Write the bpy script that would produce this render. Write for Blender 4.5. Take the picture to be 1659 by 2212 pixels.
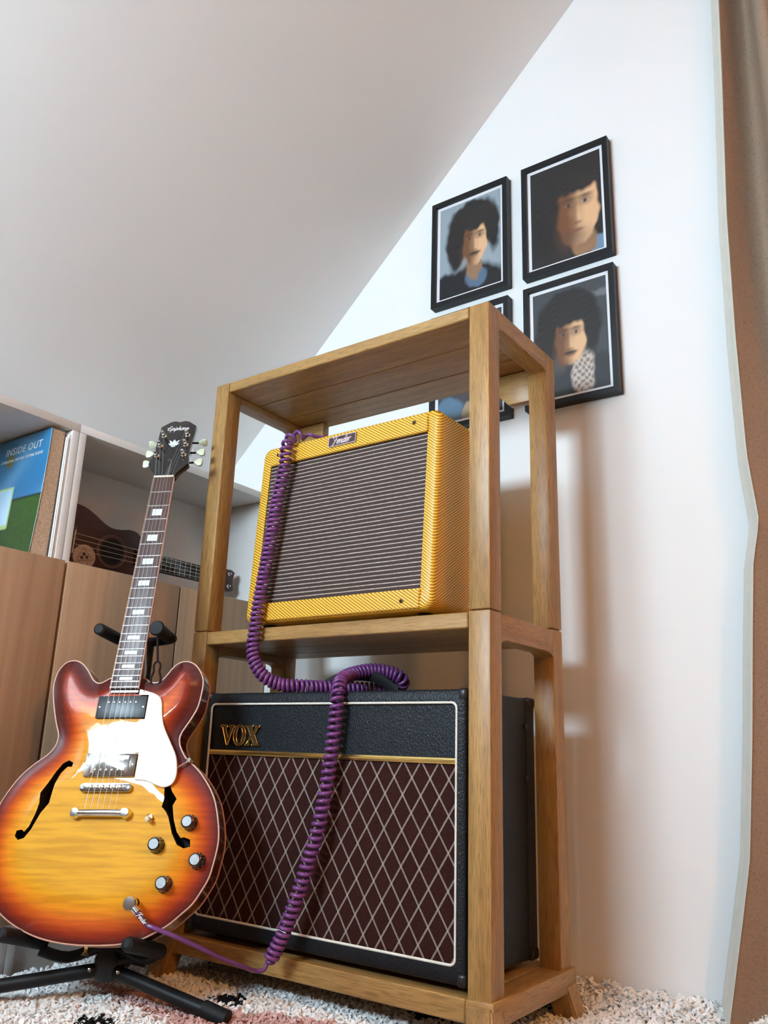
import bpy, bmesh, math, random
import numpy as np
from mathutils import Matrix, Vector
random.seed(7); rng = np.random.default_rng(7)
for o in list(bpy.data.objects): bpy.data.objects.remove(o)
SC = bpy.context.scene
COL = SC.collection

# ------------------------------------------------------------------ camera
cam = bpy.data.cameras.new('camera'); camo = bpy.data.objects.new('camera', cam); COL.objects.link(camo)
cam.sensor_fit = 'VERTICAL'; cam.sensor_height = 36.0; cam.lens = 36.0*1785.3/2212.0
cam.clip_start = 0.02; cam.clip_end = 60
rt, up, fw = (0.814287, 0.579635, 0.030987), (0.136299, -0.24282, 0.960448), (-0.564234, 0.777857, 0.276729)
camo.matrix_world = Matrix(((rt[0], up[0], -fw[0], 0.63431), (rt[1], up[1], -fw[1], -1.17469), (rt[2], up[2], -fw[2], 0.42155), (0, 0, 0, 1)))
SC.camera = camo
# ------------------------------------------------------------------ daylight: even overcast sky, let in by window_1
WX0, WX1, WZ0, WZ1, WY = -0.80, 0.02, 1.10, 1.60, -2.00
world = bpy.data.worlds.new('sky'); SC.world = world; world.use_nodes = True
bg = world.node_tree.nodes['Background']; bg.inputs[0].default_value = (0.66, 0.86, 1.0, 1); bg.inputs[1].default_value = 74.0
pl = bpy.data.lights.new('window_portal', 'AREA'); pl.shape = 'RECTANGLE'; pl.size = WX1-WX0; pl.size_y = WZ1-WZ0
pl.cycles.is_portal = True
plo = bpy.data.objects.new('window_portal', pl); COL.objects.link(plo)
plo.location = ((WX0+WX1)/2, WY-0.11, (WZ0+WZ1)/2); plo.rotation_euler = (math.radians(90), 0, 0)
# warm room lamp (its light sits inside the pendant built at the end)
LAMP_POS = (2.0, -1.2, 1.95); LAMP_W = 78.0; LAMP_COL = (1.0, 0.48, 0.16)
vs = SC.view_settings; vs.view_transform = 'Standard'; vs.look = 'None'; vs.exposure = 0.0; vs.gamma = 1.0; vs.use_curve_mapping = False

# ------------------------------------------------------------------ materials
def nodes(name):
    m = bpy.data.materials.new(name); m.use_nodes = True
    nt = m.node_tree; return m, nt, nt.nodes['Principled BSDF']
def N(nt, t, **k):
    n = nt.nodes.new(t)
    for a, b in k.items(): setattr(n, a, b)
    return n
def coords(nt, scale=(1, 1, 1), rot=(0, 0, 0)):
    tc = N(nt, 'ShaderNodeTexCoord'); mp = N(nt, 'ShaderNodeMapping')
    mp.inputs['Scale'].default_value = scale; mp.inputs['Rotation'].default_value = rot
    nt.links.new(tc.outputs['Object'], mp.inputs['Vector']); return mp.outputs[0]
def noise(nt, vec, scale, detail=3, rough=.5):
    n = N(nt, 'ShaderNodeTexNoise'); n.inputs['Scale'].default_value = scale; n.inputs['Detail'].default_value = detail
    n.inputs['Roughness'].default_value = rough; nt.links.new(vec, n.inputs['Vector']); return n.outputs[0]
def ramp(nt, fac, stops, interp='LINEAR'):
    r = N(nt, 'ShaderNodeValToRGB'); e = r.color_ramp.elements; r.color_ramp.interpolation = interp
    while len(e) < len(stops): e.new(0.5)
    for i, (p, c) in enumerate(stops):
        e[i].position = p; e[i].color = (*c, 1) if len(c) == 3 else c
    nt.links.new(fac, r.inputs[0]); return r.outputs[0]
def mixc(nt, fac, a, b, mode='MIX'):
    m = N(nt, 'ShaderNodeMix', data_type='RGBA', blend_type=mode)
    for s, v in ((0, fac), (6, a), (7, b)):
        if hasattr(v, 'links'): nt.links.new(v, m.inputs[s])
        elif s == 0: m.inputs[0].default_value = v
        else: m.inputs[s].default_value = (*v, 1)
    return m.outputs[2]
def mth(nt, op, a, b=None, c=None):
    m = N(nt, 'ShaderNodeMath', operation=op)
    for i, v in enumerate((a, b, c)):
        if v is None: continue
        if hasattr(v, 'links'): nt.links.new(v, m.inputs[i])
        else: m.inputs[i].default_value = v
    return m.outputs[0]
def bump(nt, bsdf, h, strength=.3, dist=.002):
    b = N(nt, 'ShaderNodeBump'); b.inputs['Strength'].default_value = strength; b.inputs['Distance'].default_value = dist
    nt.links.new(h, b.inputs['Height']); nt.links.new(b.outputs[0], bsdf.inputs['Normal'])
def simple(name, col, rough=.5, metal=0, coat=0, var=.08, scale=40, bmp=0, bscale=200, spec=None):
    m, nt, b = nodes(name)
    v = coords(nt); f = noise(nt, v, scale)
    d = tuple(c*(1-var) for c in col); l = tuple(min(1, c*(1+var)) for c in col)
    nt.links.new(ramp(nt, f, [(.3, d), (.7, l)]), b.inputs['Base Color'])
    b.inputs['Roughness'].default_value = rough; b.inputs['Metallic'].default_value = metal; b.inputs['Coat Weight'].default_value = coat
    b.inputs['Coat Roughness'].default_value = .05
    if spec is not None: b.inputs['Specular IOR Level'].default_value = spec
    if bmp: bump(nt, b, noise(nt, v, bscale, 4), bmp, .001)
    return m
def oak(name, axis, light=(.475, .272, .088), dark=(.27, .135, .038), rough=.42):
    m, nt, b = nodes(name)
    s = [34, 34, 34]; s[axis] = 2.2
    v = coords(nt, s)
    g = noise(nt, v, 1.6, 6, .62)
    s2 = [760, 760, 760]; s2[axis] = 34
    v2 = coords(nt, s2)
    pores = noise(nt, v2, 1.0, 2, .5)
    s3 = [9, 9, 9]; s3[axis] = 1.2
    big = noise(nt, coords(nt, s3), 1.0, 2)
    c = ramp(nt, g, [(.32, dark), (.5, tuple((a+q)/2 for a, q in zip(light, dark))), (.66, light)])
    c = mixc(nt, ramp(nt, big, [(.35, (.0,)*3), (.7, (.45,)*3)]), c, tuple(x*.82 for x in light))
    pm = ramp(nt, pores, [(.36, (1,)*3), (.52, (0,)*3)])
    c = mixc(nt, mth(nt, 'MULTIPLY', pm, .55), c, tuple(x*.45 for x in dark))
    nt.links.new(c, b.inputs['Base Color']); b.inputs['Roughness'].default_value = rough
    bump(nt, b, pores, .25, .0006)
    return m
def attr_mat(name, rough=.4, coat=0, spec=.5, flame=False):
    m, nt, b = nodes(name)
    a = N(nt, 'ShaderNodeAttribute', attribute_name='tint'); c = a.outputs['Color']
    if flame:
        v = coords(nt, (7, 85, 7)); f = noise(nt, v, 1.5, 3)
        c = mixc(nt, .55, c, mixc(nt, 1.0, c, ramp(nt, f, [(.38, (.72, .60, .5)), (.6, (1.12, 1.1, 1.1))]), 'MULTIPLY'))
    nt.links.new(c, b.inputs['Base Color']); b.inputs['Roughness'].default_value = rough
    b.inputs['Coat Weight'].default_value = coat; b.inputs['Coat Roughness'].default_value = .015
    b.inputs['Specular IOR Level'].default_value = spec
    return m
MAT = {}
def plaster(name, col):
    m, nt, b = nodes(name); v = coords(nt); f = noise(nt, v, 6, 4)
    nt.links.new(ramp(nt, f, [(.3, tuple(c*.985 for c in col)), (.7, col)]), b.inputs['Base Color'])
    b.inputs['Roughness'].default_value = .85; bump(nt, b, noise(nt, v, 260, 3), .05, .0008); return m
MAT['wall'] = plaster('white_wall_paint', (.84, .84, .83))
MAT['taupe'] = plaster('bounce_cutting_taupe', (.20, .155, .12))  # invented dark tone for the unseen walls, cuts bounce light and deepens blacks
MAT['ceil'] = plaster('white_ceiling_paint', (.86, .86, .85))
MAT['floor'] = oak('floor_wood', 1, (.45, .36, .27), (.34, .26, .18))
for i, a in enumerate('xyz'): MAT['oak_'+a] = oak('oiled_oak_grain_'+a, i)
m_, nt, b = nodes('cabinet_door_veneer')
f = noise(nt, coords(nt, (60, 60, 1.6)), 1.3, 5, .6)
nt.links.new(ramp(nt, f, [(.3, (.40, .245, .145)), (.7, (.50, .32, .195))]), b.inputs['Base Color']); b.inputs['Roughness'].default_value = .45
MAT['veneer'] = m_
MAT['white_lam'] = simple('white_laminate', (.74, .70, .67), .4, var=.02)
MAT['black_frame'] = simple('black_picture_frame_paint', (.008, .008, .010), .45, spec=.3)
MAT['mount'] = simple('white_picture_border', (.80, .78, .80), .6, var=.01)
MAT['print'] = attr_mat('printed_photograph', .4, .25, .3)
MAT['cover'] = attr_mat('printed_book_cover', .35, .2)
MAT['burst'] = attr_mat('sunburst_lacquer', .45, 1.0, .15, True)
MAT['cherry'] = simple('dark_cherry_lacquer', (.085, .014, .010), .2, coat=1.0, var=.15)
MAT['binding'] = simple('aged_cream_binding', (.54, .28, .18), .4)
MAT['nut'] = simple('cream_nut_plastic', (.75, .66, .5), .4)
m_, nt, b = nodes('rosewood'); f = noise(nt, coords(nt, (300, 12, 300)), 1.0, 4)
nt.links.new(ramp(nt, f, [(.35, (.05, .026, .022)), (.7, (.125, .07, .06))]), b.inputs['Base Color']); b.inputs['Roughness'].default_value = .4; MAT['rosewood'] = m_
MAT['pearl'] = simple('pearl_inlay', (.72, .80, .80), .25, var=.18, scale=160)
MAT['chrome'] = simple('polished_nickel', (.78, .76, .74), .12, 1, var=.03)
MAT['satin'] = simple('brushed_aluminium', (.34, .35, .36), .6, 1, var=.12, scale=200)
MAT['brass'] = simple('polished_brass', (.85, .60, .22), .18, 1, var=.06)
MAT['cover_metal'] = simple('dull_nickel_cover', (.80, .79, .78), .38, 1, var=.10, scale=150)
MAT['steel'] = simple('string_steel', (.36, .34, .32), .5, 1)
MAT['gloss_black'] = simple('gloss_black_lacquer', (.008, .008, .009), .18, coat=.6)
MAT['black_plastic'] = simple('black_plastic', (.013, .013, .015), .35)
MAT['rubber'] = simple('black_foam_rubber', (.009, .009, .010), .6, bmp=.15, bscale=900, spec=.25)
MAT['black_steel'] = simple('black_coated_steel', (.008, .008, .009), .45, spec=.3)
MAT['tuner'] = simple('greenish_cream_plastic', (.62, .64, .46), .3)
MAT['void'] = simple('dark_hollow', (.006, .004, .004), .8)
MAT['purple'] = simple('purple_rubber_cable', (.155, .042, .175), .35, var=.12)
MAT['purple_dk'] = simple('dark_purple_sleeve', (.10, .03, .06), .3)
MAT['white_ink'] = simple('white_lettering', (.80, .80, .80), .5, var=.02)
MAT['pipe'] = simple('ivory_piping', (.78, .74, .64), .4)
m_, nt, b = nodes('black_tolex'); v = coords(nt)
vx = N(nt, 'ShaderNodeTexVoronoi'); vx.inputs['Scale'].default_value = 430; nt.links.new(coords(nt, (1, 1, .6)), vx.inputs['Vector'])
h = mth(nt, 'ADD', vx.outputs[0], noise(nt, v, 300, 3))
nt.links.new(ramp(nt, h, [(.3, (.003, .004, .006)), (1, (.010, .013, .017))]), b.inputs['Base Color']); b.inputs['Roughness'].default_value = .42; b.inputs['Specular IOR Level'].default_value = .3
bump(nt, b, h, .55, .0012); MAT['tolex'] = m_
# tweed: diagonal yellow and brown ribs
m_, nt, b = nodes('lacquered_tweed'); v = coords(nt); sp = N(nt, 'ShaderNodeSeparateXYZ'); nt.links.new(v, sp.inputs[0])
jit = mth(nt, 'MULTIPLY', noise(nt, v, 90, 2), .0012)
dsum = mth(nt, 'ADD', mth(nt, 'ADD', mth(nt, 'MULTIPLY', mth(nt, 'SUBTRACT', sp.outputs[0], sp.outputs[1]), .62), mth(nt, 'MULTIPLY', sp.outputs[2], 1.0)), jit)
st = mth(nt, 'SINE', mth(nt, 'MULTIPLY', dsum, 2*math.pi/.0054))
c = ramp(nt, mth(nt, 'MULTIPLY_ADD', st, .5, .5), [(.12, (.33, .12, .008)), (.42, (.72, .37, .025)), (.75, (.88, .52, .05))])
nt.links.new(c, b.inputs['Base Color']); b.inputs['Roughness'].default_value = .36; bump(nt, b, st, .25, .0008); MAT['tweed'] = m_
# oxblood grille: thin pale horizontal threads
m_, nt, b = nodes('oxblood_grille_cloth'); v = coords(nt); sp = N(nt, 'ShaderNodeSeparateXYZ'); nt.links.new(v, sp.inputs[0])
wob = mth(nt, 'MULTIPLY', noise(nt, v, 24, 2), .0009)
fz = mth(nt, 'FRACT', mth(nt, 'DIVIDE', mth(nt, 'ADD', sp.outputs[2], wob), .0081))
ln = ramp(nt, fz, [(.0, (1,)*3), (.2, (1,)*3), (.25, (0,)*3)])
fx = mth(nt, 'SINE', mth(nt, 'MULTIPLY', sp.outputs[0], 2*math.pi/.0032))
dk = ramp(nt, mth(nt, 'ADD', mth(nt, 'MULTIPLY', fx, .25), noise(nt, v, 420, 2)), [(.3, (.014, .005, .003)), (.8, (.056, .022, .016))])
lc = ramp(nt, noise(nt, v, 120, 2), [(.3, (.34, .25, .20)), (.7, (.52, .41, .34))])
nt.links.new(mixc(nt, ln, dk, lc), b.inputs['Base Color']); b.inputs['Roughness'].default_value = .7; MAT['oxblood'] = m_
# brown diamond grille cloth
m_, nt, b = nodes('brown_diamond_grille_cloth'); v = coords(nt); sp = N(nt, 'ShaderNodeSeparateXYZ'); nt.links.new(v, sp.inputs[0])
PX, PZ = .0353, .0545
def fam(sign):
    q = mth(nt, 'ADD', mth(nt, 'DIVIDE', sp.outputs[0], PX), mth(nt, 'MULTIPLY', mth(nt, 'DIVIDE', sp.outputs[2], PZ), sign))
    fr = mth(nt, 'ABSOLUTE', mth(nt, 'SUBTRACT', mth(nt, 'FRACT', mth(nt, 'ADD', q, 10.5)), .5))
    return fr
def band(fr):
    o_ = ramp(nt, fr, [(.0, (0,)*3), (.009, (0,)*3), (.014, (1,)*3), (.041, (1,)*3), (.047, (0,)*3)])
    return o_
a_, b_ = fam(1), fam(-1)
lines = mth(nt, 'MAXIMUM', band(a_), band(b_))
dist = mth(nt, 'ADD', a_, b_); node_ = ramp(nt, dist, [(.05, (1,)*3), (.08, (0,)*3)])
base = ramp(nt, noise(nt, v, 500, 3), [(.3, (.022, .007, .006)), (.7, (.044, .015, .012))])
thr = ramp(nt, noise(nt, v, 700, 2), [(.35, (.24, .19, .165)), (.65, (.50, .42, .37))])
cc = mixc(nt, lines, base, thr); cc = mixc(nt, mth(nt, 'MULTIPLY', node_, mth(nt, 'MULTIPLY', lines, .7)), cc, (.30, .42, .30))
nt.links.new(cc, b.inputs['Base Color']); b.inputs['Roughness'].default_value = .75; b.inputs['Specular IOR Level'].default_value = .05; bump(nt, b, lines, .3, .0006); MAT['diamond'] = m_
MAT['gold'] = simple('gold_strip', (.86, .62, .22), .22, 1, var=.05)
MAT['gold_dk'] = simple('dark_gold', (.20, .125, .05), .35, .8, var=.1)
MAT['badge'] = simple('plum_badge', (.055, .022, .032), .35)
MAT['badge_rim'] = simple('silver_badge_print', (.68, .58, .58), .35, .4)
m_, nt, b = nodes('beige_curtain_weave'); v = coords(nt)
w1 = noise(nt, coords(nt, (900, 900, 120)), 1, 2); w2 = noise(nt, coords(nt, (120, 120, 900)), 1, 2)
ww = mth(nt, 'ADD', w1, w2)
nt.links.new(ramp(nt, ww, [(.7, (.205, .135, .088)), (1.3, (.31, .22, .155))]), b.inputs['Base Color']); b.inputs['Roughness'].default_value = .9
bump(nt, b, ww, .2, .0006); MAT['curtain'] = m_
MAT['lining'] = simple('pale_curtain_lining', (.66, .62, .54), .9, var=.03)
MAT['pile'] = attr_mat('shag_pile', .9, 0, .1)
MAT['paper'] = simple('page_edges', (.46, .32, .21), .9, var=.25, scale=300)
MAT['white_paper'] = simple('white_paper', (.85, .84, .83), .8, var=.02)
m_, nt, b = nodes('mahogany_ukulele'); f = noise(nt, coords(nt, (90, 4, 90)), 1, 4)
nt.links.new(ramp(nt, f, [(.3, (.034, .009, .008)), (.7, (.056, .016, .013))]), b.inputs['Base Color']); b.inputs['Roughness'].default_value = .4; MAT['mahogany'] = m_
MAT['uke_line'] = simple('pale_rosette_line', (.30, .17, .14), .5)
MAT['tan'] = simple('tan_sticker_paper', (.52, .36, .26), .7)
MAT['dark_ink'] = simple('dark_print_ink', (.05, .03, .025), .7)
MAT['pvc'] = simple('white_window_plastic', (.8, .8, .8), .35, var=.02)
m_ = bpy.data.materials.new('window_glass'); m_.use_nodes = True; nt = m_.node_tree; nt.nodes.remove(nt.nodes['Principled BSDF'])
t_ = N(nt, 'ShaderNodeBsdfTransparent'); g_ = N(nt, 'ShaderNodeBsdfGlossy'); g_.inputs['Roughness'].default_value = .02
mx = N(nt, 'ShaderNodeMixShader'); mx.inputs[0].default_value = .06
nt.links.new(t_.outputs[0], mx.inputs[1]); nt.links.new(g_.outputs[0], mx.inputs[2]); nt.links.new(mx.outputs[0], nt.nodes['Material Output'].inputs[0]); MAT['glass'] = m_
m_ = bpy.data.materials.new('picture_glass'); m_.use_nodes = True; nt = m_.node_tree; nt.nodes.remove(nt.nodes['Principled BSDF'])
t_ = N(nt, 'ShaderNodeBsdfTransparent'); g_ = N(nt, 'ShaderNodeBsdfGlossy'); g_.inputs['Roughness'].default_value = .03
mx = N(nt, 'ShaderNodeMixShader'); mx.inputs[0].default_value = .0
nt.links.new(t_.outputs[0], mx.inputs[1]); nt.links.new(g_.outputs[0], mx.inputs[2]); nt.links.new(mx.outputs[0], nt.nodes['Material Output'].inputs[0]); MAT['pglass'] = m_

# ------------------------------------------------------------------ helpers
I4 = Matrix.Identity(4)
ROOT = {}
def thing(name, label, cat, mat=None, group=None, loc=(0, 0, 0)):
    o = bpy.data.objects.new(name, None); COL.objects.link(o); o.empty_display_size = .05
    o.matrix_world = mat if mat is not None else Matrix.Translation(loc)
    ROOT[o] = (mat if mat is not None else Matrix.Translation(loc)).copy()
    o['label'] = label; o['category'] = cat
    if group: o['group'] = group
    return o
def obj(name, bm, mat, parent=None, B=I4, smooth=35, label=None):
    """link a bmesh given in frame B as one mesh object, child of parent"""
    if isinstance(bm, bpy.types.Mesh): me = bm; me.name = name
    else:
        bmesh.ops.recalc_face_normals(bm, faces=bm.faces)
        me = bpy.data.meshes.new(name); bm.to_mesh(me); bm.free()
    R = ROOT[parent] if parent else I4
    me.transform(R.inverted() @ B)
    if mat is not None:
        me.materials.clear()
        for q in (mat if isinstance(mat, (list, tuple)) else [mat]): me.materials.append(MAT[q])
    if smooth:
        me.polygons.foreach_set('use_smooth', [True]*len(me.polygons)); me.set_sharp_from_angle(angle=math.radians(smooth))
    o = bpy.data.objects.new(name, me); COL.objects.link(o)
    if parent: o.parent = parent; ROOT[o] = R
    else: ROOT[o] = I4
    if label: o['label'] = label
    return o
def tag(o, label, cat, group=None):
    o['label'] = label; o['category'] = cat
    if group: o['group'] = group
    return o
def struct(name, bm, mat, label=None, parent=None):
    o = obj(name, bm, mat, parent)
    if not parent: o['kind'] = 'structure'
    if label: o['label'] = label
    return o
def BM(): return bmesh.new()
def box(x0, x1, y0, y1, z0, z1, bev=0, seg=2, bm=None, M=I4):
    bm = bm or BM()
    vs_ = [bm.verts.new(M @ Vector(p)) for p in ((x0, y0, z0), (x1, y0, z0), (x1, y1, z0), (x0, y1, z0), (x0, y0, z1), (x1, y0, z1), (x1, y1, z1), (x0, y1, z1))]
    fs = [bm.faces.new([vs_[i] for i in f]) for f in ((3, 2, 1, 0), (4, 5, 6, 7), (0, 1, 5, 4), (1, 2, 6, 5), (2, 3, 7, 6), (3, 0, 4, 7))]
    if bev:
        es = list({e for f in fs for e in f.edges})
        bmesh.ops.bevel(bm, geom=es, offset=bev, segments=seg, profile=.5, affect='EDGES')
    return bm
def prism(poly, a, b, ax='z', bev=0, seg=2, bm=None, M=I4):
    """extrude a 2D polygon: ax z -> (x,y), ax y -> (x,z), ax x -> (y,z)"""
    bm = bm or BM()
    def P(p, h): return M @ Vector({'z': (p[0], p[1], h), 'y': (p[0], h, p[1]), 'x': (h, p[0], p[1])}[ax])
    lo = [bm.verts.new(P(p, a)) for p in poly]; hi = [bm.verts.new(P(p, b)) for p in poly]
    n = len(poly); fs = [bm.faces.new(lo[::-1]), bm.faces.new(hi)]
    for i in range(n): fs.append(bm.faces.new((lo[i], lo[(i+1) % n], hi[(i+1) % n], hi[i])))
    if bev:
        bmesh.ops.recalc_face_normals(bm, faces=fs)
        es = [e for e in {e for f in fs for e in f.edges} if e.calc_face_angle(0) > .4]
        bmesh.ops.bevel(bm, geom=es, offset=bev, segments=seg, profile=.5, affect='EDGES')
    return bm
def ring_prism(outer, inner, a, b, ax='y', bm=None, M=I4):
    bm = bm or BM()
    def P(p, h): return M @ Vector({'z': (p[0], p[1], h), 'y': (p[0], h, p[1]), 'x': (h, p[0], p[1])}[ax])
    L = [[bm.verts.new(P(p, h)) for p in q] for q in (outer, inner) for h in (a, b)]
    n = len(outer)
    for i in range(n):
        j = (i+1) % n
        for s, t in ((0, 1), (1, 3), (3, 2), (2, 0)): bm.faces.new((L[s][i], L[s][j], L[t][j], L[t][i]))
    return bm
def rrect(x0, x1, y0, y1, r, n=6):
    o = []
    for cx, cy, a in ((x1-r, y1-r, 0), (x0+r, y1-r, 90), (x0+r, y0+r, 180), (x1-r, y0+r, 270)):
        for k in range(n+1):
            t = math.radians(a+90*k/n); o.append((cx+r*math.cos(t), cy+r*math.sin(t)))
    return o
def catmull(P, n=8, closed=False):
    P = [np.array(p, float) for p in P]; out = []; m = len(P)
    rg = range(m) if closed else range(m-1)
    for i in rg:
        if closed: p0, p1, p2, p3 = P[i-1], P[i], P[(i+1) % m], P[(i+2) % m]
        else: p0, p1, p2, p3 = P[max(i-1, 0)], P[i], P[i+1], P[min(i+2, m-1)]
        for k in range(n):
            t = k/n
            out.append(.5*((2*p1)+(-p0+p2)*t+(2*p0-5*p1+4*p2-p3)*t*t+(-p0+3*p1-3*p2+p3)*t**3))
    if not closed: out.append(P[-1])
    return out
def resample(P, step):
    P = np.array(P); d = np.r_[0, np.cumsum(np.linalg.norm(np.diff(P, axis=0), axis=1))]
    n = max(2, int(round(d[-1]/step))+1); t = np.linspace(0, d[-1], n)
    return np.stack([np.interp(t, d, P[:, k]) for k in range(P.shape[1])], 1), t
def frames(P):
    P = np.array(P, float); T = np.gradient(P, axis=0); T /= np.linalg.norm(T, axis=1)[:, None]+1e-12
    u = np.cross(T[0], [0, 0, 1.0])
    if np.linalg.norm(u) < 1e-3: u = np.cross(T[0], [0, 1.0, 0])
    u /= np.linalg.norm(u); U = []
    for t in T:
        u = u-t*(u@t); u /= np.linalg.norm(u)+1e-12; U.append(u.copy())
    U = np.array(U); return T, U, np.cross(T, U)
def tube(P, r, n=10, closed=False, bm=None, M=I4, caps=True, flat=1.0):
    bm = bm or BM(); P = np.array(P, float)
    if closed:
        Pe = np.vstack([P[-1:], P, P[:1]]); T, U, V = frames(Pe); U, V = U[1:-1], V[1:-1]
    else: T, U, V = frames(P)
    r = np.broadcast_to(np.array(r, float), (len(P),)); rings = []
    for i in range(len(P)):
        rings.append([bm.verts.new(M @ Vector(P[i]+r[i]*(math.cos(2*math.pi*k/n)*U[i]+flat*math.sin(2*math.pi*k/n)*V[i]))) for k in range(n)])
    m = len(P)
    for i in range(m if closed else m-1):
        A, Bq = rings[i], rings[(i+1) % m]
        for k in range(n): bm.faces.new((A[k], A[(k+1) % n], Bq[(k+1) % n], Bq[k]))
    if caps and not closed: bm.faces.new(rings[0][::-1]); bm.faces.new(rings[-1])
    return bm
def lathe(prof, n=20, M=I4, bm=None):
    """profile of (r, z) revolved about z; r = 0 closes the ends"""
    bm = bm or BM(); rings = []
    for r, z in prof:
        if r < 1e-6: rings.append([bm.verts.new(M @ Vector((0, 0, z)))])
        else: rings.append([bm.verts.new(M @ Vector((r*math.cos(2*math.pi*k/n), r*math.sin(2*math.pi*k/n), z))) for k in range(n)])
    for A, Bq in zip(rings, rings[1:]):
        for k in range(n):
            a, b2, c2, d2 = A[k % len(A)], A[(k+1) % len(A)], Bq[(k+1) % len(Bq)], Bq[k % len(Bq)]
            f = [q for i, q in enumerate((a, b2, c2, d2)) if q not in (a, b2, c2, d2)[:i]]
            if len(f) > 2: bm.faces.new(f)
    if len(rings[0]) > 1: bm.faces.new(rings[0][::-1])
    if len(rings[-1]) > 1: bm.faces.new(rings[-1])
    return bm
def axis_to(p, d):
    z = Vector(d).normalized(); q = z.to_track_quat('Z', 'Y'); return Matrix.Translation(p) @ q.to_matrix().to_4x4()
def fill(poly, M=I4, bm=None):
    bm = bm or BM(); bm.faces.new([bm.verts.new(M @ Vector((p[0], p[1], 0))) for p in poly]); return bm
def text_bm(s, size, ext, M, shear=0, align='CENTER', spacing=1.0):
    c = bpy.data.curves.new('t', 'FONT'); c.body = s; c.size = size; c.extrude = ext; c.shear = shear; c.align_x = align; c.align_y = 'CENTER'; c.space_character = spacing
    c.resolution_u = 3
    o = bpy.data.objects.new('t', c); COL.objects.link(o); bpy.context.view_layer.update()
    me = bpy.data.meshes.new_from_object(o.evaluated_get(bpy.context.evaluated_depsgraph_get()))
    bpy.data.objects.remove(o); bm = BM(); bm.from_mesh(me); bpy.data.meshes.remove(me); bm.transform(M); return bm
SCRIPT = {
 'F': (1.35, [[(-.1, 1.45), (.2, 1.75), (.8, 1.85), (1.75, 1.9)], [(.95, 1.85), (.8, 1.0), (.5, .1), (.1, -.45)], [(.4, .95), (1.2, 1.05)]]),
 'E': (1.15, [[(1.0, 1.45), (.8, 1.75), (.4, 1.65), (.35, 1.2), (.75, 1.0), (.25, .85), (.05, .4), (.35, .0), (.8, .1), (1.15, .45)], [(-.35, .95), (.6, 1.0)]]),
 'e': (.78, [[(.1, .45), (.55, .6), (.6, .9), (.4, 1.0), (.12, .75), (.08, .3), (.3, .0), (.6, .12), (.85, .4)]]),
 'n': (.9, [[(.12, 1.0), (.12, 0)], [(.12, .55), (.4, .95), (.62, .85), (.6, .2), (.72, .0), (.95, .3)]]),
 'd': (.95, [[(.62, .8), (.38, 1.0), (.12, .7), (.1, .25), (.3, .0), (.55, .2), (.66, .6)], [(.82, 1.8), (.66, .4), (.72, .02), (1.0, .35)]]),
 'r': (.75, [[(.12, 1.0), (.12, 0)], [(.12, .55), (.38, .95), (.7, .95)]]),
 'p': (.8, [[(.15, 1.0), (.05, -.8)], [(.12, .65), (.4, 1.0), (.66, .8), (.6, .25), (.35, .0), (.12, .2)]]),
 'i': (.45, [[(.15, 1.0), (.12, .2), (.25, .0), (.5, .3)], [(.22, 1.4), (.24, 1.5)]]),
 'h': (.9, [[(.25, 1.8), (.12, 0)], [(.14, .55), (.4, .95), (.62, .85), (.6, .2), (.72, .0), (.95, .3)]]),
 'o': (.8, [[(.4, 1.0), (.12, .75), (.1, .25), (.35, .0), (.62, .25), (.65, .75), (.4, 1.0), (.8, .85)]]),
}
def script_bm(word, width, M, pen=.09, slant=.25, flat=.35, tail=None):
    tot = sum(SCRIPT[c][0] for c in word); s = width/tot; x = -tot/2; bm = BM()
    for ch in word:
        w, st = SCRIPT[ch]
        for q in st:
            P = [((x+a+slant*b2)*s, (b2-.6)*s, 0) for a, b2 in q]
            P = catmull(P, 4) if len(P) > 2 else [np.array(p) for p in P]
            tube([p for p in P], pen*s, 6, bm=bm, M=M)
        x += w
    return bm

# ------------------------------------------------------------------ the room
YB = .42                                  # gable wall face
def slope(x): return 1.2018+(x+1.0704)*.9728
XK = -1.17; ZT = 2.62; XF = (ZT-1.2018)/.9728-1.0704; XR = 2.7
struct('floor', box(XK-.1, XR+.1, WY-.1, YB+.1, -.10, -.02), 'floor')
gable = [(XK-.1, -.1), (XR+.1, -.1), (XR+.1, ZT+.1), (XF, ZT+.1), (XK-.1, slope(XK-.1)+.1)]
struct('wall_back', prism(gable, YB, YB+.1, 'y'), 'wall')
fr = BM()                                  # front wall with the window opening
for a in ((XK-.1, WX0, -.1, ZT+.1), (WX1, XR+.1, -.1, ZT+.1), (WX0, WX1, -.1, WZ0), (WX0, WX1, WZ1, ZT+.1)): box(a[0], a[1], WY-.1, WY, a[2], a[3], bm=fr)
prism([(WX0, WZ1-.2), (WX0+.2, WZ1), (WX0, WZ1)], WY-.1, WY, 'y', bm=fr)      # the opening follows the slope at its upper corner
struct('wall_front', fr, 'taupe')
struct('wall_left', box(XK-.1, XK, WY, YB, -.02, slope(XK)+.03), 'wall')
struct('wall_right', box(XR, XR+.1, WY, YB, -.02, ZT+.1), 'taupe')
nx, nz = -.697*.1, .717*.1
struct('ceiling', prism([(XK-.1, slope(XK-.1)), (XF, ZT), (XF+nx, ZT+nz), (XK-.1+nx, slope(XK-.1)+nz)], WY, YB, 'y'), 'ceil', 'sloping white attic ceiling above the cabinets')
struct('ceiling', box(XF-.02, XR, WY, YB, ZT, ZT+.1), 'ceil', 'flat white upper ceiling')
w = struct('window_1', ring_prism([(WX0, WZ0), (WX1, WZ0), (WX1, WZ1), (WX0+.2, WZ1), (WX0, WZ1-.2)], [(WX0+.04, WZ0+.04), (WX1-.04, WZ0+.04), (WX1-.04, WZ1-.04), (WX0+.217, WZ1-.04), (WX0+.04, WZ1-.217)], WY-.09, WY-.02, 'y'), 'pvc')
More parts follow.
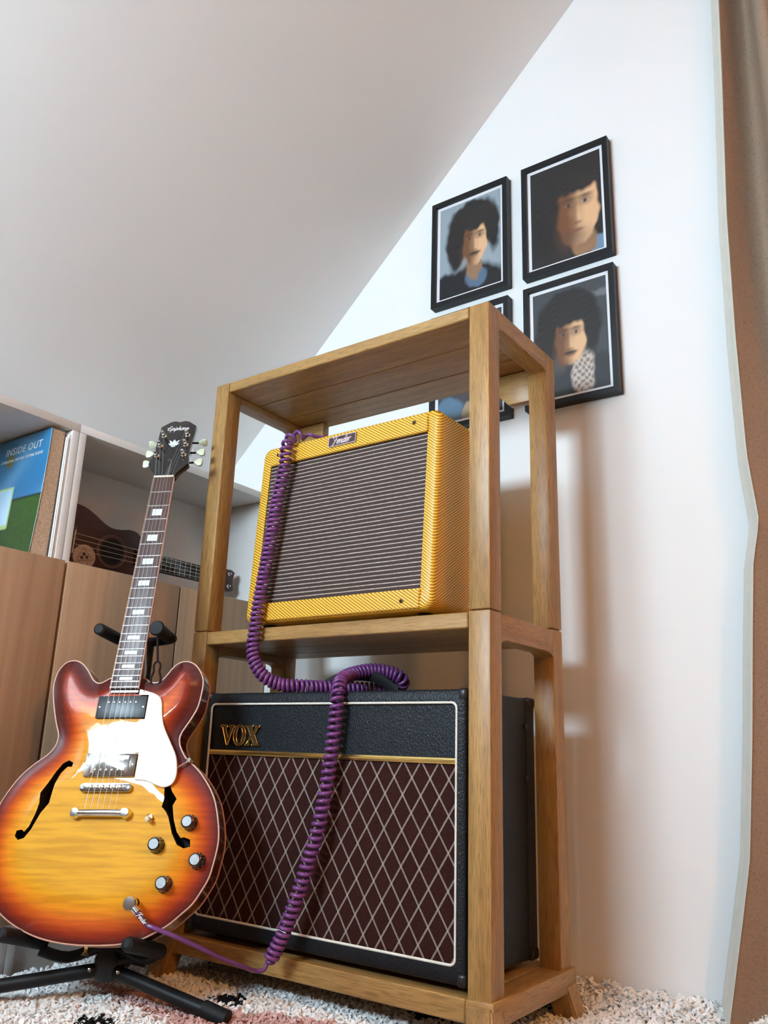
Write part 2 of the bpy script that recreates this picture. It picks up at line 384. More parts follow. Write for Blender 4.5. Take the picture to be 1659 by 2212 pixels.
obj('pane', prism([(WX0+.04, WZ0+.04), (WX1-.04, WZ0+.04), (WX1-.04, WZ1-.04), (WX0+.217, WZ1-.04), (WX0+.04, WZ1-.217)], WY-.06, WY-.056, 'y'), 'glass', w)
obj('window_sill', box(WX0-.04, WX1+.04, WY-.02, WY+.10, WZ0-.025, WZ0, .004), 'pvc', w)
struct('trim_1', box(.188, 2.0, YB-.032, YB, -.02, .028, .005), 'white_lam', 'white skirting strip behind the curtain')

# ------------------------------------------------------------------ oak rack
W, D, p, H, ZM, ZB = .70, .282, .041, 1.206, .644, .080
rack = thing('oak_rack', 'open oak rack with two shelves and splayed feet holding two amplifiers', 'rack', loc=(-W/2, D/2, 0))
bv = .0035
for x0 in (-W, -p):
    for y0 in (0, D-p):
        obj('upper_post', box(x0, x0+p, y0, y0+p, ZM+.003, H, bv), 'oak_z', rack)
        obj('lower_post', box(x0, x0+p, y0, y0+p, ZB-.004, ZM+.002, bv), 'oak_z', rack)
def rail(x0, z0, z1, flare, up_):
    y0, y1 = p-.002, D-p+.002; f_ = flare
    if up_: poly = [(y0, z1), (y1, z1), (y1, z0-f_), (y1-.006, z0-f_*.35), (y1-.02, z0), (y0+.02, z0), (y0+.006, z0-f_*.35), (y0, z0-f_)]
    else: poly = [(y0, z0), (y1, z0), (y1, z1+f_), (y1-.006, z1+f_*.35), (y1-.02, z1), (y0+.02, z1), (y0+.006, z1+f_*.35), (y0, z1+f_)]
    return prism(poly, x0+.001, x0+p-.001, 'x', .002)
for x0 in (-W, -p):
    obj('top_side_rail', rail(x0, H-.036, H, .008, True), 'oak_y', rack)
    obj('middle_side_rail', rail(x0, ZM-.042, ZM, .010, True), 'oak_y', rack)
    obj('bottom_side_rail', box(x0-(.006 if x0 < -.5 else 0), x0+p+(.006 if x0 > -.5 else 0), -.006, D+.006, .045, ZB, .003), 'oak_y', rack)
# shelves made of boards
def boards(name, z0, z1, ys, x0=-W+p+.001, x1=-p-.001, mat='oak_x'):
    s = obj(name, box(x0+.002, x1-.002, ys[0]+.004, ys[-1]-.004, z0+.002, z1-.002), mat, rack)
    for a, b2 in zip(ys, ys[1:]):
        obj('board', box(x0, x1, a+.0003, b2-.0003, z0, z1, .0018, 1), mat, s)
boards('top_shelf', H-.024, H-.001, (.0, .095, .19, D))
boards('middle_shelf', ZM-.026, ZM, (.0, .1, .195, D))
boards('bottom_shelf', .047, ZB-.001, (-.006, .05, .13, .21, D+.006), -W+p, -p)
for xs, x0 in ((1, -p), (-1, -W+p)):       # chamfered cleats under the rear of the top shelf
    pl_ = [(0, H-.026), (-.074*xs, H-.026), (-.074*xs, H-.065), (-.047*xs, H-.094), (0, H-.094)]
    obj('cleat', prism([(x0+a, c) for a, c in pl_], D-p+.004, D-p+.026, 'y', .002), 'oak_x', rack)
for sx, x0 in ((-1, -W+p/2), (1, -p/2)):   # splayed tapering feet
    for sy, y0 in ((-1, p/2), (1, D-p/2)):
        bm = BM(); q = []
        for z, h_, off in (((.073 if sy < 0 else .060), .0215, .004), (-.004, .020, .020)):
            cx, cy = x0+sx*off, y0+sy*(off+(.008 if sy < 0 else 0))
            q.append([bm.verts.new((cx+a*h_, cy+b2*h_, z)) for a, b2 in ((-1, -1), (1, -1), (1, 1), (-1, 1))])
        bm.faces.new(q[0]); bm.faces.new(q[1][::-1])
        for k in range(4): bm.faces.new((q[0][k], q[1][k], q[1][(k+1) % 4], q[0][(k+1) % 4]))
        bmesh.ops.bevel(bm, geom=list(bm.edges), offset=.003, segments=2, affect='EDGES')
        obj('foot', bm, 'oak_z', rack)

# ------------------------------------------------------------------ tweed amplifier
FX0, FX1, FZ0, FZ1, FD = -.557, -.112, .654, 1.032, .222
def fy(z): return .002+.020*(z-FZ0)/(FZ1-FZ0)
tw = thing('tweed_amplifier', 'yellow tweed guitar amplifier with oxblood grille on the middle shelf', 'amplifier', loc=((FX0+FX1)/2, .11, ZM))
# shell: a slanted rounded case, open at the grille
def face_pts(poly, dy): return [(x, z, fy(z)+dy) for x, z in poly]
bm = BM(); o8 = rrect(FX0, FX1, FZ0, FZ1, .020, 5); in8 = rrect(-.533, -.140, FZ0+.038, FZ1-.043, .002, 5); mid = rrect(FX0+.007, FX1-.007, FZ0+.007, FZ1-.007, .016, 5)
rows = [[bm.verts.new((x, Y, z)) for x, z, Y in q] for q in
        (face_pts(in8, .02), face_pts(in8, .003), face_pts(mid, .0), face_pts(rrect(FX0+.0025, FX1-.0025, FZ0+.0025, FZ1-.0025, .018, 5), .0035), face_pts(o8, .010))]
rows.append([bm.verts.new((x, FD-.006, z)) for x, z in o8]); rows.append([bm.verts.new((x, FD, z)) for x, z in mid])
for A, Bq in zip(rows, rows[1:]):
    for k in range(len(A)): bm.faces.new((A[k], A[(k+1) % len(A)], Bq[(k+1) % len(A)], Bq[k]))
bm.faces.new(rows[-1])
obj('case', bm, 'tweed', tw, smooth=50)
gq = rrect(-.5335, -.1395, FZ0+.037, FZ1-.042, .002, 5)
bm = BM(); gv = [[bm.verts.new((x, Y+d, z)) for x, z, Y in face_pts(gq, .0)] for d in (.006, .0195)]
bm.faces.new(gv[0]); bm.faces.new(gv[1][::-1])
for k in range(len(gq)): bm.faces.new((gv[0][k], gv[0][(k+1) % len(gq)], gv[1][(k+1) % len(gq)], gv[1][k]))
obj('grille_cloth', bm, 'oxblood', tw)
for z0, z1, nm in ((FZ1-.0435, FZ1-.006, 'top_strip'), (FZ0+.004, FZ0+.0385, 'bottom_strip')):
    bm = BM(); sl = [(-.5325, z0), (-.1385, z0), (-.1385, z1), (-.5325, z1)]
    a = [bm.verts.new((x, fy(z)-.0022, z)) for x, z in sl]; c_ = [bm.verts.new((x, fy(z)+.004, z)) for x, z in sl]
    bm.faces.new(a); bm.faces.new(c_[::-1])
    for k in range(4): bm.faces.new((a[k], a[(k+1) % 4], c_[(k+1) % 4], c_[k]))
    bmesh.ops.bevel(bm, geom=list(bm.edges), offset=.0013, segments=2, affect='EDGES')
    obj(nm, bm, 'tweed', tw)
for x, z in ((-.51, 1.010), (-.168, 1.011), (-.175, .672), (-.505, .672)):
    s = obj('screw', lathe([(0, .0), (.0042, .0), (.0042, .0012), (.003, .0022), (0, .0026)], 14, axis_to((x, fy(z)-.0018, z), (0, -1, 0))), 'gold_dk', tw)
    obj('screw_head', lathe([(0, 0), (.0024, 0), (.0015, .0012), (0, .0014)], 10, axis_to((x, fy(z)-.0042, z), (0, -1, 0))), 'void', s)
tilt = math.atan2(.02, FZ1-FZ0)
def front_frame(x, z, d): return Matrix.Translation((x, fy(z)-d, z)) @ Matrix.Rotation(math.radians(90)-tilt, 4, 'X')
BMx = front_frame(-.338, 1.0095, .0022)
bd = obj('badge', prism(rrect(-.0345, .0345, -.0105, .0105, .002, 3), 0, .0022, 'z', M=BMx), 'badge', tw)
obj('badge_rim', ring_prism(rrect(-.0345, .0345, -.0105, .0105, .002, 3), rrect(-.0333, .0333, -.0093, .0093, .0012, 3), .0018, .0028, 'z', M=BMx), 'badge_rim', bd)
obj('lettering', script_bm('Fender', .047, BMx @ Matrix.Translation((-.002, -.001, .0024)), .14, .3), 'badge_rim', bd, label='silver script lettering')
hp = [(-.40, .12, FZ1), (-.385, .12, FZ1+.014), (-.34, .12, FZ1+.020), (-.295, .12, FZ1+.014), (-.28, .12, FZ1)]
obj('handle', tube(catmull(hp, 6), .008, 10, flat=1.3), 'black_plastic', tw)
for x in (-.52, -.15):
    for y in (.04, .19): obj('rubber_foot', lathe([(0, ZM), (.012, ZM), (.014, ZM+.011), (0, ZM+.011)], 16, Matrix.Translation((x, y, 0))), 'rubber', tw)

# ------------------------------------------------------------------ black amplifier
VX0, VX1, VY0, VY1, VZ0, VZ1 = -.643, -.046, .002, .252, .091, .520
vx_ = thing('black_amplifier', 'large black guitar amplifier with brown diamond grille on the bottom shelf', 'amplifier', loc=((VX0+VX1)/2, .13, ZB))
IX0, IX1, IZ0, IZ1 = -.627, -.063, .117, .499
bm = BM(); ou = rrect(VX0, VX1, VZ0, VZ1, .010, 6); o2 = rrect(VX0+.004, VX1-.004, VZ0+.004, VZ1-.004, .008, 6)
inn = rrect(IX0-.002, IX1+.002, IZ0-.002, IZ1+.002, .010, 6)
rows = [[bm.verts.new((x, Y, z)) for x, z in q] for q, Y in ((inn, VY0+.012), (inn, VY0), (o2, VY0), (ou, VY0+.004), (ou, VY1-.004), (o2, VY1))]
for A, Bq in zip(rows, rows[1:]):
    for k in range(len(A)): bm.faces.new((A[k], A[(k+1) % len(A)], Bq[(k+1) % len(A)], Bq[k]))
bm.faces.new(rows[-1])
obj('case', bm, 'tolex', vx_, smooth=50)
obj('back_seam', ring_prism(rrect(VX0-.0006, VX1+.0006, VZ0-.0006, VZ1+.0006, .010, 6), rrect(VX0+.004, VX1-.004, VZ0+.004, VZ1-.004, .008, 6), VY1-.036, VY1-.0345), 'void', vx_)
GZ = .408
obj('upper_panel', prism(rrect(IX0-.0015, IX1+.0015, GZ-.003, IZ1+.0015, .006, 5), VY0+.005, VY0+.0118, 'y'), 'tolex', vx_)
gr = obj('grille_cloth', prism(rrect(IX0-.0015, IX1+.0015, IZ0-.0015, GZ, .006, 5), VY0+.0065, VY0+.0118, 'y'), 'diamond', vx_)
gsp = [(-.0045, 0), (-.0045, .003), (-.0015, .0045), (-.001, .0055), (.001, .0055), (.0015, .0045), (.0045, .003), (.0045, 0)]
obj('gold_strip', prism([(VY0+.006-b2, GZ+a) for a, b2 in gsp], IX0, IX1, 'x'), 'gold', vx_)
pr = rrect(IX0, IX1, IZ0, IZ1, .010, 8)
obj('piping', tube([(x, VY0+.001, z) for x, z in pr], .0021, 8, True), 'pipe', vx_)
LM = Matrix.Translation((-.5445, VY0+.0045, .4405)) @ Matrix.Rotation(math.radians(90), 4, 'X')
hv = .0185
def letter(name, outline, hole=None):
    if hole: bm = ring_prism(outline, hole, 0, .004, 'z', M=LM)
    else: bm = prism(outline, 0, .004, 'z', M=LM)
    o = obj(name, bm, 'gold_dk', lg, label='gold rimmed letter')
    bm = BM()
    for q in (outline, hole):
        if q: tube([(a, b2, .004) for a, b2 in q], .0009, 6, True, bm=bm, M=LM)
    obj('rim', bm, 'gold', o); return o
lg = vx_
def sc(P, x): return [(x+a*hv, b2*hv) for a, b2 in P]
letter('letter', sc([(-1.05, 1), (-.05, 1), (-.05, .82), (-.30, .78), (.12, -.28), (.48, .72), (.30, .80), (.30, 1), (1.0, 1), (1.0, .82), (.80, .76), (.12, -1), (-.06, -1), (-.80, .78), (-1.05, .82)], -.0335))
el = lambda rx, ry: [(rx*math.cos(t), ry*math.sin(t)) for t in np.linspace(0, 2*math.pi, 28, endpoint=False)]
letter('letter', sc(el(.88, 1.05), -.001), sc(el(.42, .88), -.001))
letter('letter', sc([(-1, 1), (.0, 1), (0, .84), (-.18, .8), (.10, .30), (.40, .78), (.25, .84), (.25, 1), (.95, 1), (.95, .84), (.75, .78), (.28, .10), (.78, -.8), (1, -.84), (1, -1), (-.05, -1), (-.05, -.84), (.14, -.8), (-.12, -.28), (-.46, -.78), (-.28, -.84), (-.28, -1), (-1, -1), (-1, -.84), (-.8, -.78), (-.27, -.06), (-.78, .8), (-1, .84)], .0335))
for x in (VX0, VX1):                       # moulded corner caps
    for y in (VY0, VY1):
        for z in (VZ0, VZ1):
            sx, sy, sz = (1 if x == VX0 else -1), (1 if y == VY0 else -1), (1 if z == VZ0 else -1)
            e = .0018; bm = BM()
            q = [sorted(v_) for v_ in ((x-e*sx, x+.0145*sx), (y-e*sy, y+.026*sy), (z-e*sz, z+.0175*sz))]
            box(q[0][0], q[0][1], q[1][0], q[1][1], q[2][0], q[2][1], .0055, 3, bm)
            obj('corner_cap', bm, 'black_plastic', vx_)
for z in (.469, .381):
    obj('side_bolt', lathe([(0, 0), (.006, 0), (.006, .002), (.004, .004), (0, .0045)], 14, axis_to((VX1, .216, z), (1, 0, 0))), 'black_plastic', vx_)
hd = [(-.425, .075, VZ1+.002), (-.415, .08, VZ1+.010), (-.37, .09, VZ1+.033), (-.33, .095, VZ1+.037), (-.285, .09, VZ1+.030), (-.245, .082, VZ1+.010), (-.232, .08, VZ1+.002)]
obj('handle', tube(catmull(hd, 6), .0042, 10, flat=2.6), 'rubber', vx_)
for x in (-.425, -.232): obj('handle_plate', box(x-.018, x+.018, .065, .098, VZ1-.001, VZ1+.006, .003), 'black_plastic', vx_)
for x in (VX0+.05, VX1-.05):
    for y in (.05, .21): obj('rubber_foot', lathe([(0, ZB), (.014, ZB), (.017, ZB+.012), (0, ZB+.012)], 16, Matrix.Translation((x, y, 0))), 'rubber', vx_)

# ------------------------------------------------------------------ guitar
GM = Matrix(((.87059, -.14888, .46895, -.62269), (.49089, .19841, -.84833, -.2213), (.03326, .96875, .24581, .34066), (0, 0, 0, 1)))
gt = thing('electric_guitar', 'sunburst semi-hollow electric guitar with two f-shaped sound holes in a black stand', 'guitar', mat=GM @ Matrix.Translation((0, -.238, 0)))
RS = [(46, -237), (71, -234), (96, -228), (119, -217), (138, -206), (156, -191), (172, -176), (184, -157), (194, -137), (199, -113), (202, -91), (202, -74), (199, -55), (194, -35), (187, -15), (175, 6), (160, 25), (146, 39), (129, 52), (117, 68), (111, 82), (111, 95), (118, 109), (128, 127), (136, 147), (139, 173), (139, 192), (132, 210), (119, 225), (105, 231), (92, 230), (80, 222), (69, 206), (60, 195), (50, 191), (37, 193), (24, 200)]
LS = [(-24, 202), (-40, 200), (-57, 191), (-71, 197), (-84, 214), (-95, 226), (-107, 234), (-119, 236), (-132, 232), (-142, 219), (-146, 203), (-146, 184), (-141, 163), (-132, 136), (-123, 113), (-116, 98), (-115, 83), (-119, 71), (-129, 59), (-147, 45), (-168, 24), (-184, -2), (-194, -25), (-200, -52), (-203, -80), (-201, -108), (-194, -135), (-183, -158), (-168, -178), (-150, -193), (-130, -206), (-105, -218), (-76, -228), (-40, -235), (0, -238)]
outl = np.array(catmull([(a/1000, b2/1000) for a, b2 in RS+LS], 5, True))
outl, _ = resample(np.vstack([outl, outl[:1]]), .006); outl = outl[:-1]
cen = np.array([0, -.03])
def edge_dist(P):
    A = outl; Bq = np.roll(outl, -1, 0); d = np.full(len(P), 9.)
    for a, b2 in zip(A, Bq):
        ab = b2-a; t = np.clip(((P-a)@ab)/(ab@ab), 0, 1); d = np.minimum(d, np.linalg.norm(P-(a+t[:, None]*ab), axis=1))
    return d
def sstep(a, b2, x):
    t = np.clip((x-a)/(b2-a), 0, 1); return t*t*(3-2*t)
def arch(d): return .0135*sstep(0, .075, d)+.0010*sstep(0, .006, d)
def arch2(P, d):
    w_ = .075-.043*sstep(.05, .16, P[:, 1]); return .0135*sstep(0, 1, d/w_)*(1-.25*sstep(.12, .04, d)*sstep(.06, .2, P[:, 1]))+.0010*sstep(0, .006, d)
DEP = .042
def burst(P, d):
    de = d-.014*sstep(.06, .16, P[:, 1])-.006*sstep(.1, .0, np.abs(P[:, 1]-.08))
    st_ = [(-.02, (.045, .006, .008)), (.004, (.10, .010, .008)), (.016, (.30, .028, .006)), (.030, (.62, .105, .006)), (.048, (.78, .27, .010)), (.07, (.72, .355, .012)), (.2, (.71, .37, .013))]
    xs = [s[0] for s in st_]
    return np.stack([np.interp(de, xs, [s[1][k] for s in st_]) for k in range(3)], 1)
SS = [1-.5*(i/22)-.5*(i/22)**1.3 for i in range(22)]; SS[1] = .985
n = len(outl); V = []; F = []
for s in SS:
    P = cen+s*(outl-cen); d = edge_dist(P) if s < 1 else np.zeros(n); z = arch2(P, d)
    V += [(a[0], a[1], h) for a, h in zip(P, z)]
Pc = cen[None]; V.append((cen[0], cen[1], arch2(Pc, edge_dist(Pc))[0])); ci = len(V)-1
for i in range(len(SS)-1):
    for k in range(n): F.append((i*n+k, i*n+(k+1) % n, (i+1)*n+(k+1) % n, (i+1)*n+k))
L0 = (len(SS)-1)*n
for k in range(n): F.append((L0+k, L0+(k+1) % n, ci))
b0 = len(V); V += [(a[0], a[1], -DEP) for a in outl]
for k in range(n): F.append((k, b0+k, b0+(k+1) % n, (k+1) % n))
bS = [.8, .5, .2]; prev = b0
for s in bS:
    P = cen+s*(outl-cen); q = len(V); V += [(a[0], a[1], -DEP-.6*h) for a, h in zip(P, arch(edge_dist(P)))]
    for k in range(n): F.append((prev+k, q+k, q+(k+1) % n, prev+(k+1) % n))
    prev = q
V.append((cen[0], cen[1], -DEP-.009))
for k in range(n): F.append((prev+k, len(V)-1, prev+(k+1) % n))
me = bpy.data.meshes.new('body'); me.from_pydata(V, [], F); me.update()
VA = np.array(V); col = np.zeros((len(V), 4), np.float32); col[:, 3] = 1
top = np.arange(b0); col[top, :3] = burst(VA[top, :2], edge_dist(VA[top, :2])*(VA[top, 2] > 1e-6))
col[b0:, :3] = (.085, .012, .009)
at = me.attributes.new('tint', 'FLOAT_COLOR', 'POINT'); at.data.foreach_set('color', col.ravel())
for q in ('burst', 'cherry', 'void'): me.materials.append(MAT[q])
mi = np.zeros(len(F), np.int32); mi[len(F)-(len(bS)+2)*n:] = 1
me.polygons.foreach_set('material_index', mi)
bm = BM(); bm.from_mesh(me); bmesh.ops.recalc_face_normals(bm, faces=bm.faces); bm.to_mesh(me); bm.free()
FL = [(-80.6, 48.4), (-70.6, 43.6), (-71.5, 36.4), (-80.2, 36.8), (-89.7, 25.8), (-95.5, 7.9), (-97.8, -24.7), (-109, -40.7), (-119.6, -67.8), (-128.6, -81.2), (-138.9, -84.6), (-146.8, -78.1), (-145.4, -69.1), (-135.5, -68.1), (-130.9, -71.4), (-124.5, -63.4), (-117.7, -40.8), (-115.4, -24.8), (-118.4, -7.4), (-108.7, 10.2), (-100.5, 29.2), (-91.1, 43.6)]
FR = [(97, 18), (104, 16), (110.4, 5.1), (115.7, -5.2), (125.3, -16.6), (120.7, -28), (126.2, -50.4), (134.4, -70.2), (142, -79), (147.6, -77.8), (157.4, -80.9), (159, -91.7), (148.9, -95), (137.4, -89.7), (126.4, -72.4), (116.1, -46), (109.9, -37.1), (102.2, -30.3), (104.1, -16.7), (100.7, 4)]
tmp = bpy.data.objects.new('tmp_body', me); COL.objects.link(tmp); cut = []
for q in (FL, FR):
    bm = prism([(a/1000, b2/1000) for a, b2 in q], -.022, .04); bmesh.ops.recalc_face_normals(bm, faces=bm.faces)
    cm = bpy.data.meshes.new('c'); bm.to_mesh(cm); bm.free(); cm.materials.append(MAT['void']); cm.attributes.new('tint', 'FLOAT_COLOR', 'POINT')
    co = bpy.data.objects.new('tmp_cut', cm); COL.objects.link(co); cut.append(co)
    md = tmp.modifiers.new('b', 'BOOLEAN'); md.operation = 'DIFFERENCE'; md.solver = 'EXACT'; md.object = co; md.material_mode = 'TRANSFER'
bpy.context.view_layer.update()
bme = bpy.data.meshes.new_from_object(tmp.evaluated_get(bpy.context.evaluated_depsgraph_get()))
for o in [tmp]+cut: bpy.data.objects.remove(o)
bme.polygons.foreach_set('use_smooth', [True]*len(bme.polygons)); bme.set_sharp_from_angle(angle=math.radians(40)); bme.update()
nv = len(bme.vertices); co_ = np.zeros(nv*3); bme.vertices.foreach_get('co', co_); co_ = co_.reshape(-1, 3)
cb2 = burst(co_[:, :2], edge_dist(co_[:, :2])); tc_ = np.ones((nv, 4), np.float32); tc_[:, :3] = np.where((np.abs(co_[:, 2]-arch2(co_[:, :2], edge_dist(co_[:, :2]))) < 4e-4)[:, None], cb2, np.array([.085, .012, .009]))
bme.attributes['tint'].data.foreach_set('color', tc_.ravel())
def hh(Q): return arch2(Q, edge_dist(Q))
ee = .0015; gxn = (hh(co_[:, :2]+[ee, 0])-hh(co_[:, :2]-[ee, 0]))/(2*ee); gyn = (hh(co_[:, :2]+[0, ee])-hh(co_[:, :2]-[0, ee]))/(2*ee)
an_n = np.stack([-gxn, -gyn, np.ones(nv)], 1); an_n /= np.linalg.norm(an_n, axis=1)[:, None]
cnr = np.zeros(len(bme.loops)*3); bme.corner_normals.foreach_get('vector', cnr); cnr = cnr.reshape(-1, 3)
for pf in bme.polygons:
    if pf.normal.z > .5:
        for li in pf.loop_indices:
            vi = bme.loops[li].vertex_index
            if co_[vi, 2] > .0008: cnr[li] = an_n[vi]
bme.transform(ROOT[gt].inverted() @ GM); bme.normals_split_custom_set([tuple(q) for q in cnr])
body = obj('body', bme, None, gt, ROOT[gt], smooth=0, label='flame maple body, yellow fading to cherry red edges')
def topz(x, y): q = np.array([[x, y]]); return float(arch2(q, edge_dist(q))[0])
obj('binding', tube([(a[0], a[1], -.0008) for a in outl], .0016, 6, True), 'binding', body, GM)
obj('binding', tube([(a[0], a[1], -DEP) for a in outl], .0014, 6, True), 'binding', body, GM)
# neck
SCL = .6286; FBZ = .0215; YE = .1735
def hw(y): return .0215+(.0262-.0215)*(SCL-y)/(SCL-YE)
bm = BM(); rings = []
for i, y in enumerate(np.linspace(SCL+.004, .168, 40)):
    w_ = hw(y)-.0006; dp = .016+.006*(SCL-y)/.45+.03*sstep(.27, .215, np.array(y)); topn = FBZ-.0055
    rings.append([bm.verts.new((w_*math.cos(t), y, topn-float(dp)*abs(math.sin(t))**.75*(1 if math.sin(t) < 0 else 0))) for t in np.linspace(math.pi, 2*math.pi, 13)])
for A, Bq in zip(rings, rings[1:]):
    for k in range(12): bm.faces.new((A[k], A[k+1], Bq[k+1], Bq[k]))
    bm.faces.new((A[12], A[0], Bq[0], Bq[12]))
bm.faces.new(rings[0]); bm.faces.new(rings[-1][::-1])
nk = obj('neck', bm, 'cherry', gt, GM)
fb = obj('fretboard', prism([(-hw(SCL), SCL), (hw(SCL), SCL), (hw(YE), YE), (-hw(YE), YE)], FBZ-.0055, FBZ, bev=.0006), 'rosewood', gt, GM)
for s in (-1, 1): obj('edge_binding', tube([(s*hw(SCL), SCL, FBZ-.0022), (s*hw(YE), YE, FBZ-.0022)], .0019, 6), 'binding', fb, GM)
fy_ = lambda k: SCL*2**(-k/12)
for k in range(1, 23):
    y = fy_(k); w_ = hw(y)+.0004
    obj('fret', tube([(-w_, y, FBZ), (w_, y, FBZ)], .0010, 6), 'binding' if k < 0 else 'chrome', fb, GM)
for k in (3, 5, 7, 9, 12, 15, 17, 19, 21):
    a, b2 = fy_(k-1), fy_(k); m2 = (a+b2)/2; hl = min((a-b2)*.25, .0075); w_ = hw(m2)*.46
    obj('inlay', box(-w_, w_, m2-hl, m2+hl, FBZ-.001, FBZ+.0003), 'pearl', fb, GM)
obj('nut', box(-.0215, .0215, SCL, SCL+.0045, FBZ-.006, FBZ+.0022, .0008), 'nut', gt, GM)
# headstock, tilted back
HM = GM @ Matrix.Translation((0, SCL+.0045, FBZ-.002)) @ Matrix.Rotation(math.radians(-10), 4, 'X')
HL = [(21.5, -1), (24, 8), (30, 18), (38, 27), (43, 34), (39.5, 55), (37.5, 75), (37.5, 100), (38.5, 125), (39, 142), (31, 148), (22, 155), (14, 158), (7, 157.5), (2, 155.5), (0, 155)]
hp_ = [(a*1.02/1000, b2*1.06/1000) for a, b2 in HL]; hp_ = hp_+[(-a, b2) for a, b2 in hp_[-2::-1]]
hs = obj('headstock', prism(hp_, -.015, 0, bev=.001), 'gloss_black', gt, HM)
obj('lettering', script_bm('Epiphone', .047, HM @ Matrix.Translation((0, .142, .0004)), .10, .3), 'white_ink', hs, label='silver script lettering')
pet = [[(0, 0), (4, 3), (4.5, 9), (0, 17), (-4.5, 9), (-4, 3)], [(1, 0), (6, 3), (11, 15), (6, 12), (4, 7)], [(-1, 0), (-6, 3), (-11, 15), (-6, 12), (-4, 7)], [(1, -1), (7, 0), (12, 6), (7, 5)], [(-1, -1), (-7, 0), (-12, 6), (-7, 5)], [(-5, -2), (5, -2), (3, -4.5), (-3, -4.5)]]
bm = BM()
for q in pet: prism([(a/950, .091+b2/950) for a, b2 in q], 0, .0005, bm=bm, M=HM)
obj('crown_inlay', bm, 'pearl', hs)
PST = [(-.0265, .120), (-.0285, .090), (-.0300, .060), (.0265, .120), (.0285, .090), (.0300, .060)]
for i, (x, y) in enumerate(PST):
    s = -1 if x < 0 else 1
    t = obj('tuner', lathe([(0, -.001), (.0058, -.001), (.0058, .0012), (.0046, .0022), (.0034, .0022), (.0034, .009), (.0026, .0095), (.0026, .013), (.0034, .0135), (.003, .0165), (0, .017)], 18, HM @ Matrix.Translation((x, y, 0))), 'chrome', gt)
    y2 = y-.004
    obj('shaft', tube([(x+s*.006, y2, -.020), (s*.0475, y2, -.020)], .0022, 8, M=HM), 'black_steel', t)
    obj('tuner_housing', box(x-.008, x+.008, y-.011, y+.011, -.026, -.0152, .003, M=HM), 'chrome', t)
    rz = [math.radians(a) for a in (60, 15, 20, 80, 10, 12)][i]
    Mb = HM @ Matrix.Translation((s*.0475, y2, -.020)) @ Matrix.Rotation(rz, 4, 'X')
    pb = [(0, -.003), (.004, -.0045), (.0085, -.0085), (.016, -.0088), (.0185, -.006), (.0185, .006), (.016, .0088), (.0085, .0085), (.004, .0045), (0, .003)]
    obj('button', prism([(s*a, b2) for a, b2 in pb], -.003, .003, bev=.0014, M=Mb), 'tuner', t)
# pickups
for yc, nm, tz in ((.141, 'neck_pickup', .0165), (.0385, 'bridge_pickup', .0195)):
    zt = topz(0, yc)
    rg = obj('pickup', prism(rrect(-.046, .046, yc-.0205, yc+.0205, .003, 3), zt-.006, zt+.0045, bev=.0012), 'black_plastic' if yc > .1 else 'chrome', gt, GM, label=('black framed pickup' if yc > .1 else 'chrome framed pickup'))
    obj('pickup_cover', prism(rrect(-.0345, .0345, yc-.0165, yc+.0165, .004, 4), zt+.002, tz, bev=.0012), 'cover_metal' if yc > .1 else 'chrome', rg, GM)
    for k in range(6):
        x = -.0255+k*.0102
        obj('pole_piece', lathe([(0, 0), (.0024, 0), (.0024, .0007), (.0018, .001), (0, .001)], 10, GM @ Matrix.Translation((x, yc+(.009 if yc > .1 else -.009), tz-.0002))), 'chrome', rg)
    for s in (-1, 1): obj('screw', lathe([(0, 0), (.002, 0), (.0015, .001), (0, .0012)], 8, GM @ Matrix.Translation((s*.0405, yc, zt+.0044))), 'chrome', rg)
BRZ = .0245
zt = topz(0, 0)
br = obj('bridge', prism(rrect(-.046, .046, -.0075, .0075, .007, 5), zt+.004, BRZ-.003, bev=.001), 'chrome', gt, GM)
for k in range(6):
    x = -.026+k*.0104; obj('saddle', box(x-.0035, x+.0035, -.004, .004, BRZ-.004, BRZ, .0008), 'chrome', br, GM)
for s in (-1, 1):
    obj('thumbwheel', lathe([(0, zt-.002), (.005, zt-.002), (.005, zt+.004), (0, zt+.004)], 14, GM @ Matrix.Translation((s*.041, 0, 0))), 'chrome', br)
    obj('post_head', lathe([(0, 0), (.0035, 0), (.003, .0008), (0, .001)], 12, GM @ Matrix.Translation((s*.041, 0, BRZ-.003))), 'satin', br)
zt = topz(0, -.042)
tp = obj('tailpiece', tube([(x, -.042, zt+.009-.002*abs(x/.045)**2) for x in np.linspace(-.038, .038, 9)], .0062, 14, flat=1.0), 'chrome', gt, GM)
for s in (-1, 1):
    obj('stud_lug', lathe([(0, zt-.002), (.0085, zt-.002), (.0095, zt+.001), (.0085, zt+.004), (.0085, zt+.011), (.007, zt+.0135), (0, zt+.014)], 18, GM @ Matrix.Translation((s*.0435, -.042, 0))), 'chrome', tp)
for k in range(6):
    x0, x1 = -.0175+k*.007, -.026+k*.0104
    px, py = PST[2-k] if k < 3 else PST[k]
    ps = HM @ Vector((px+(.003 if px < 0 else -.003), py, .011)); ps = GM.inverted() @ ps
    P = [tuple(ps), (x0, SCL+.002, FBZ+.0026), (x1, 0, BRZ+.0006), (x1, -.036, zt+.013)]
    obj('string', tube(P, .00045-.00004*k, 6), 'steel', gt, GM)
obj('string_end', tube(catmull([(.008, SCL+.004, FBZ+.002), (.011, SCL+.02, FBZ+.004), (.012, SCL+.034, FBZ+.004), (.008, SCL+.044, FBZ+.002), (.003, SCL+.040, FBZ+.002)], 5), .0006, 6), 'steel', gt, GM)
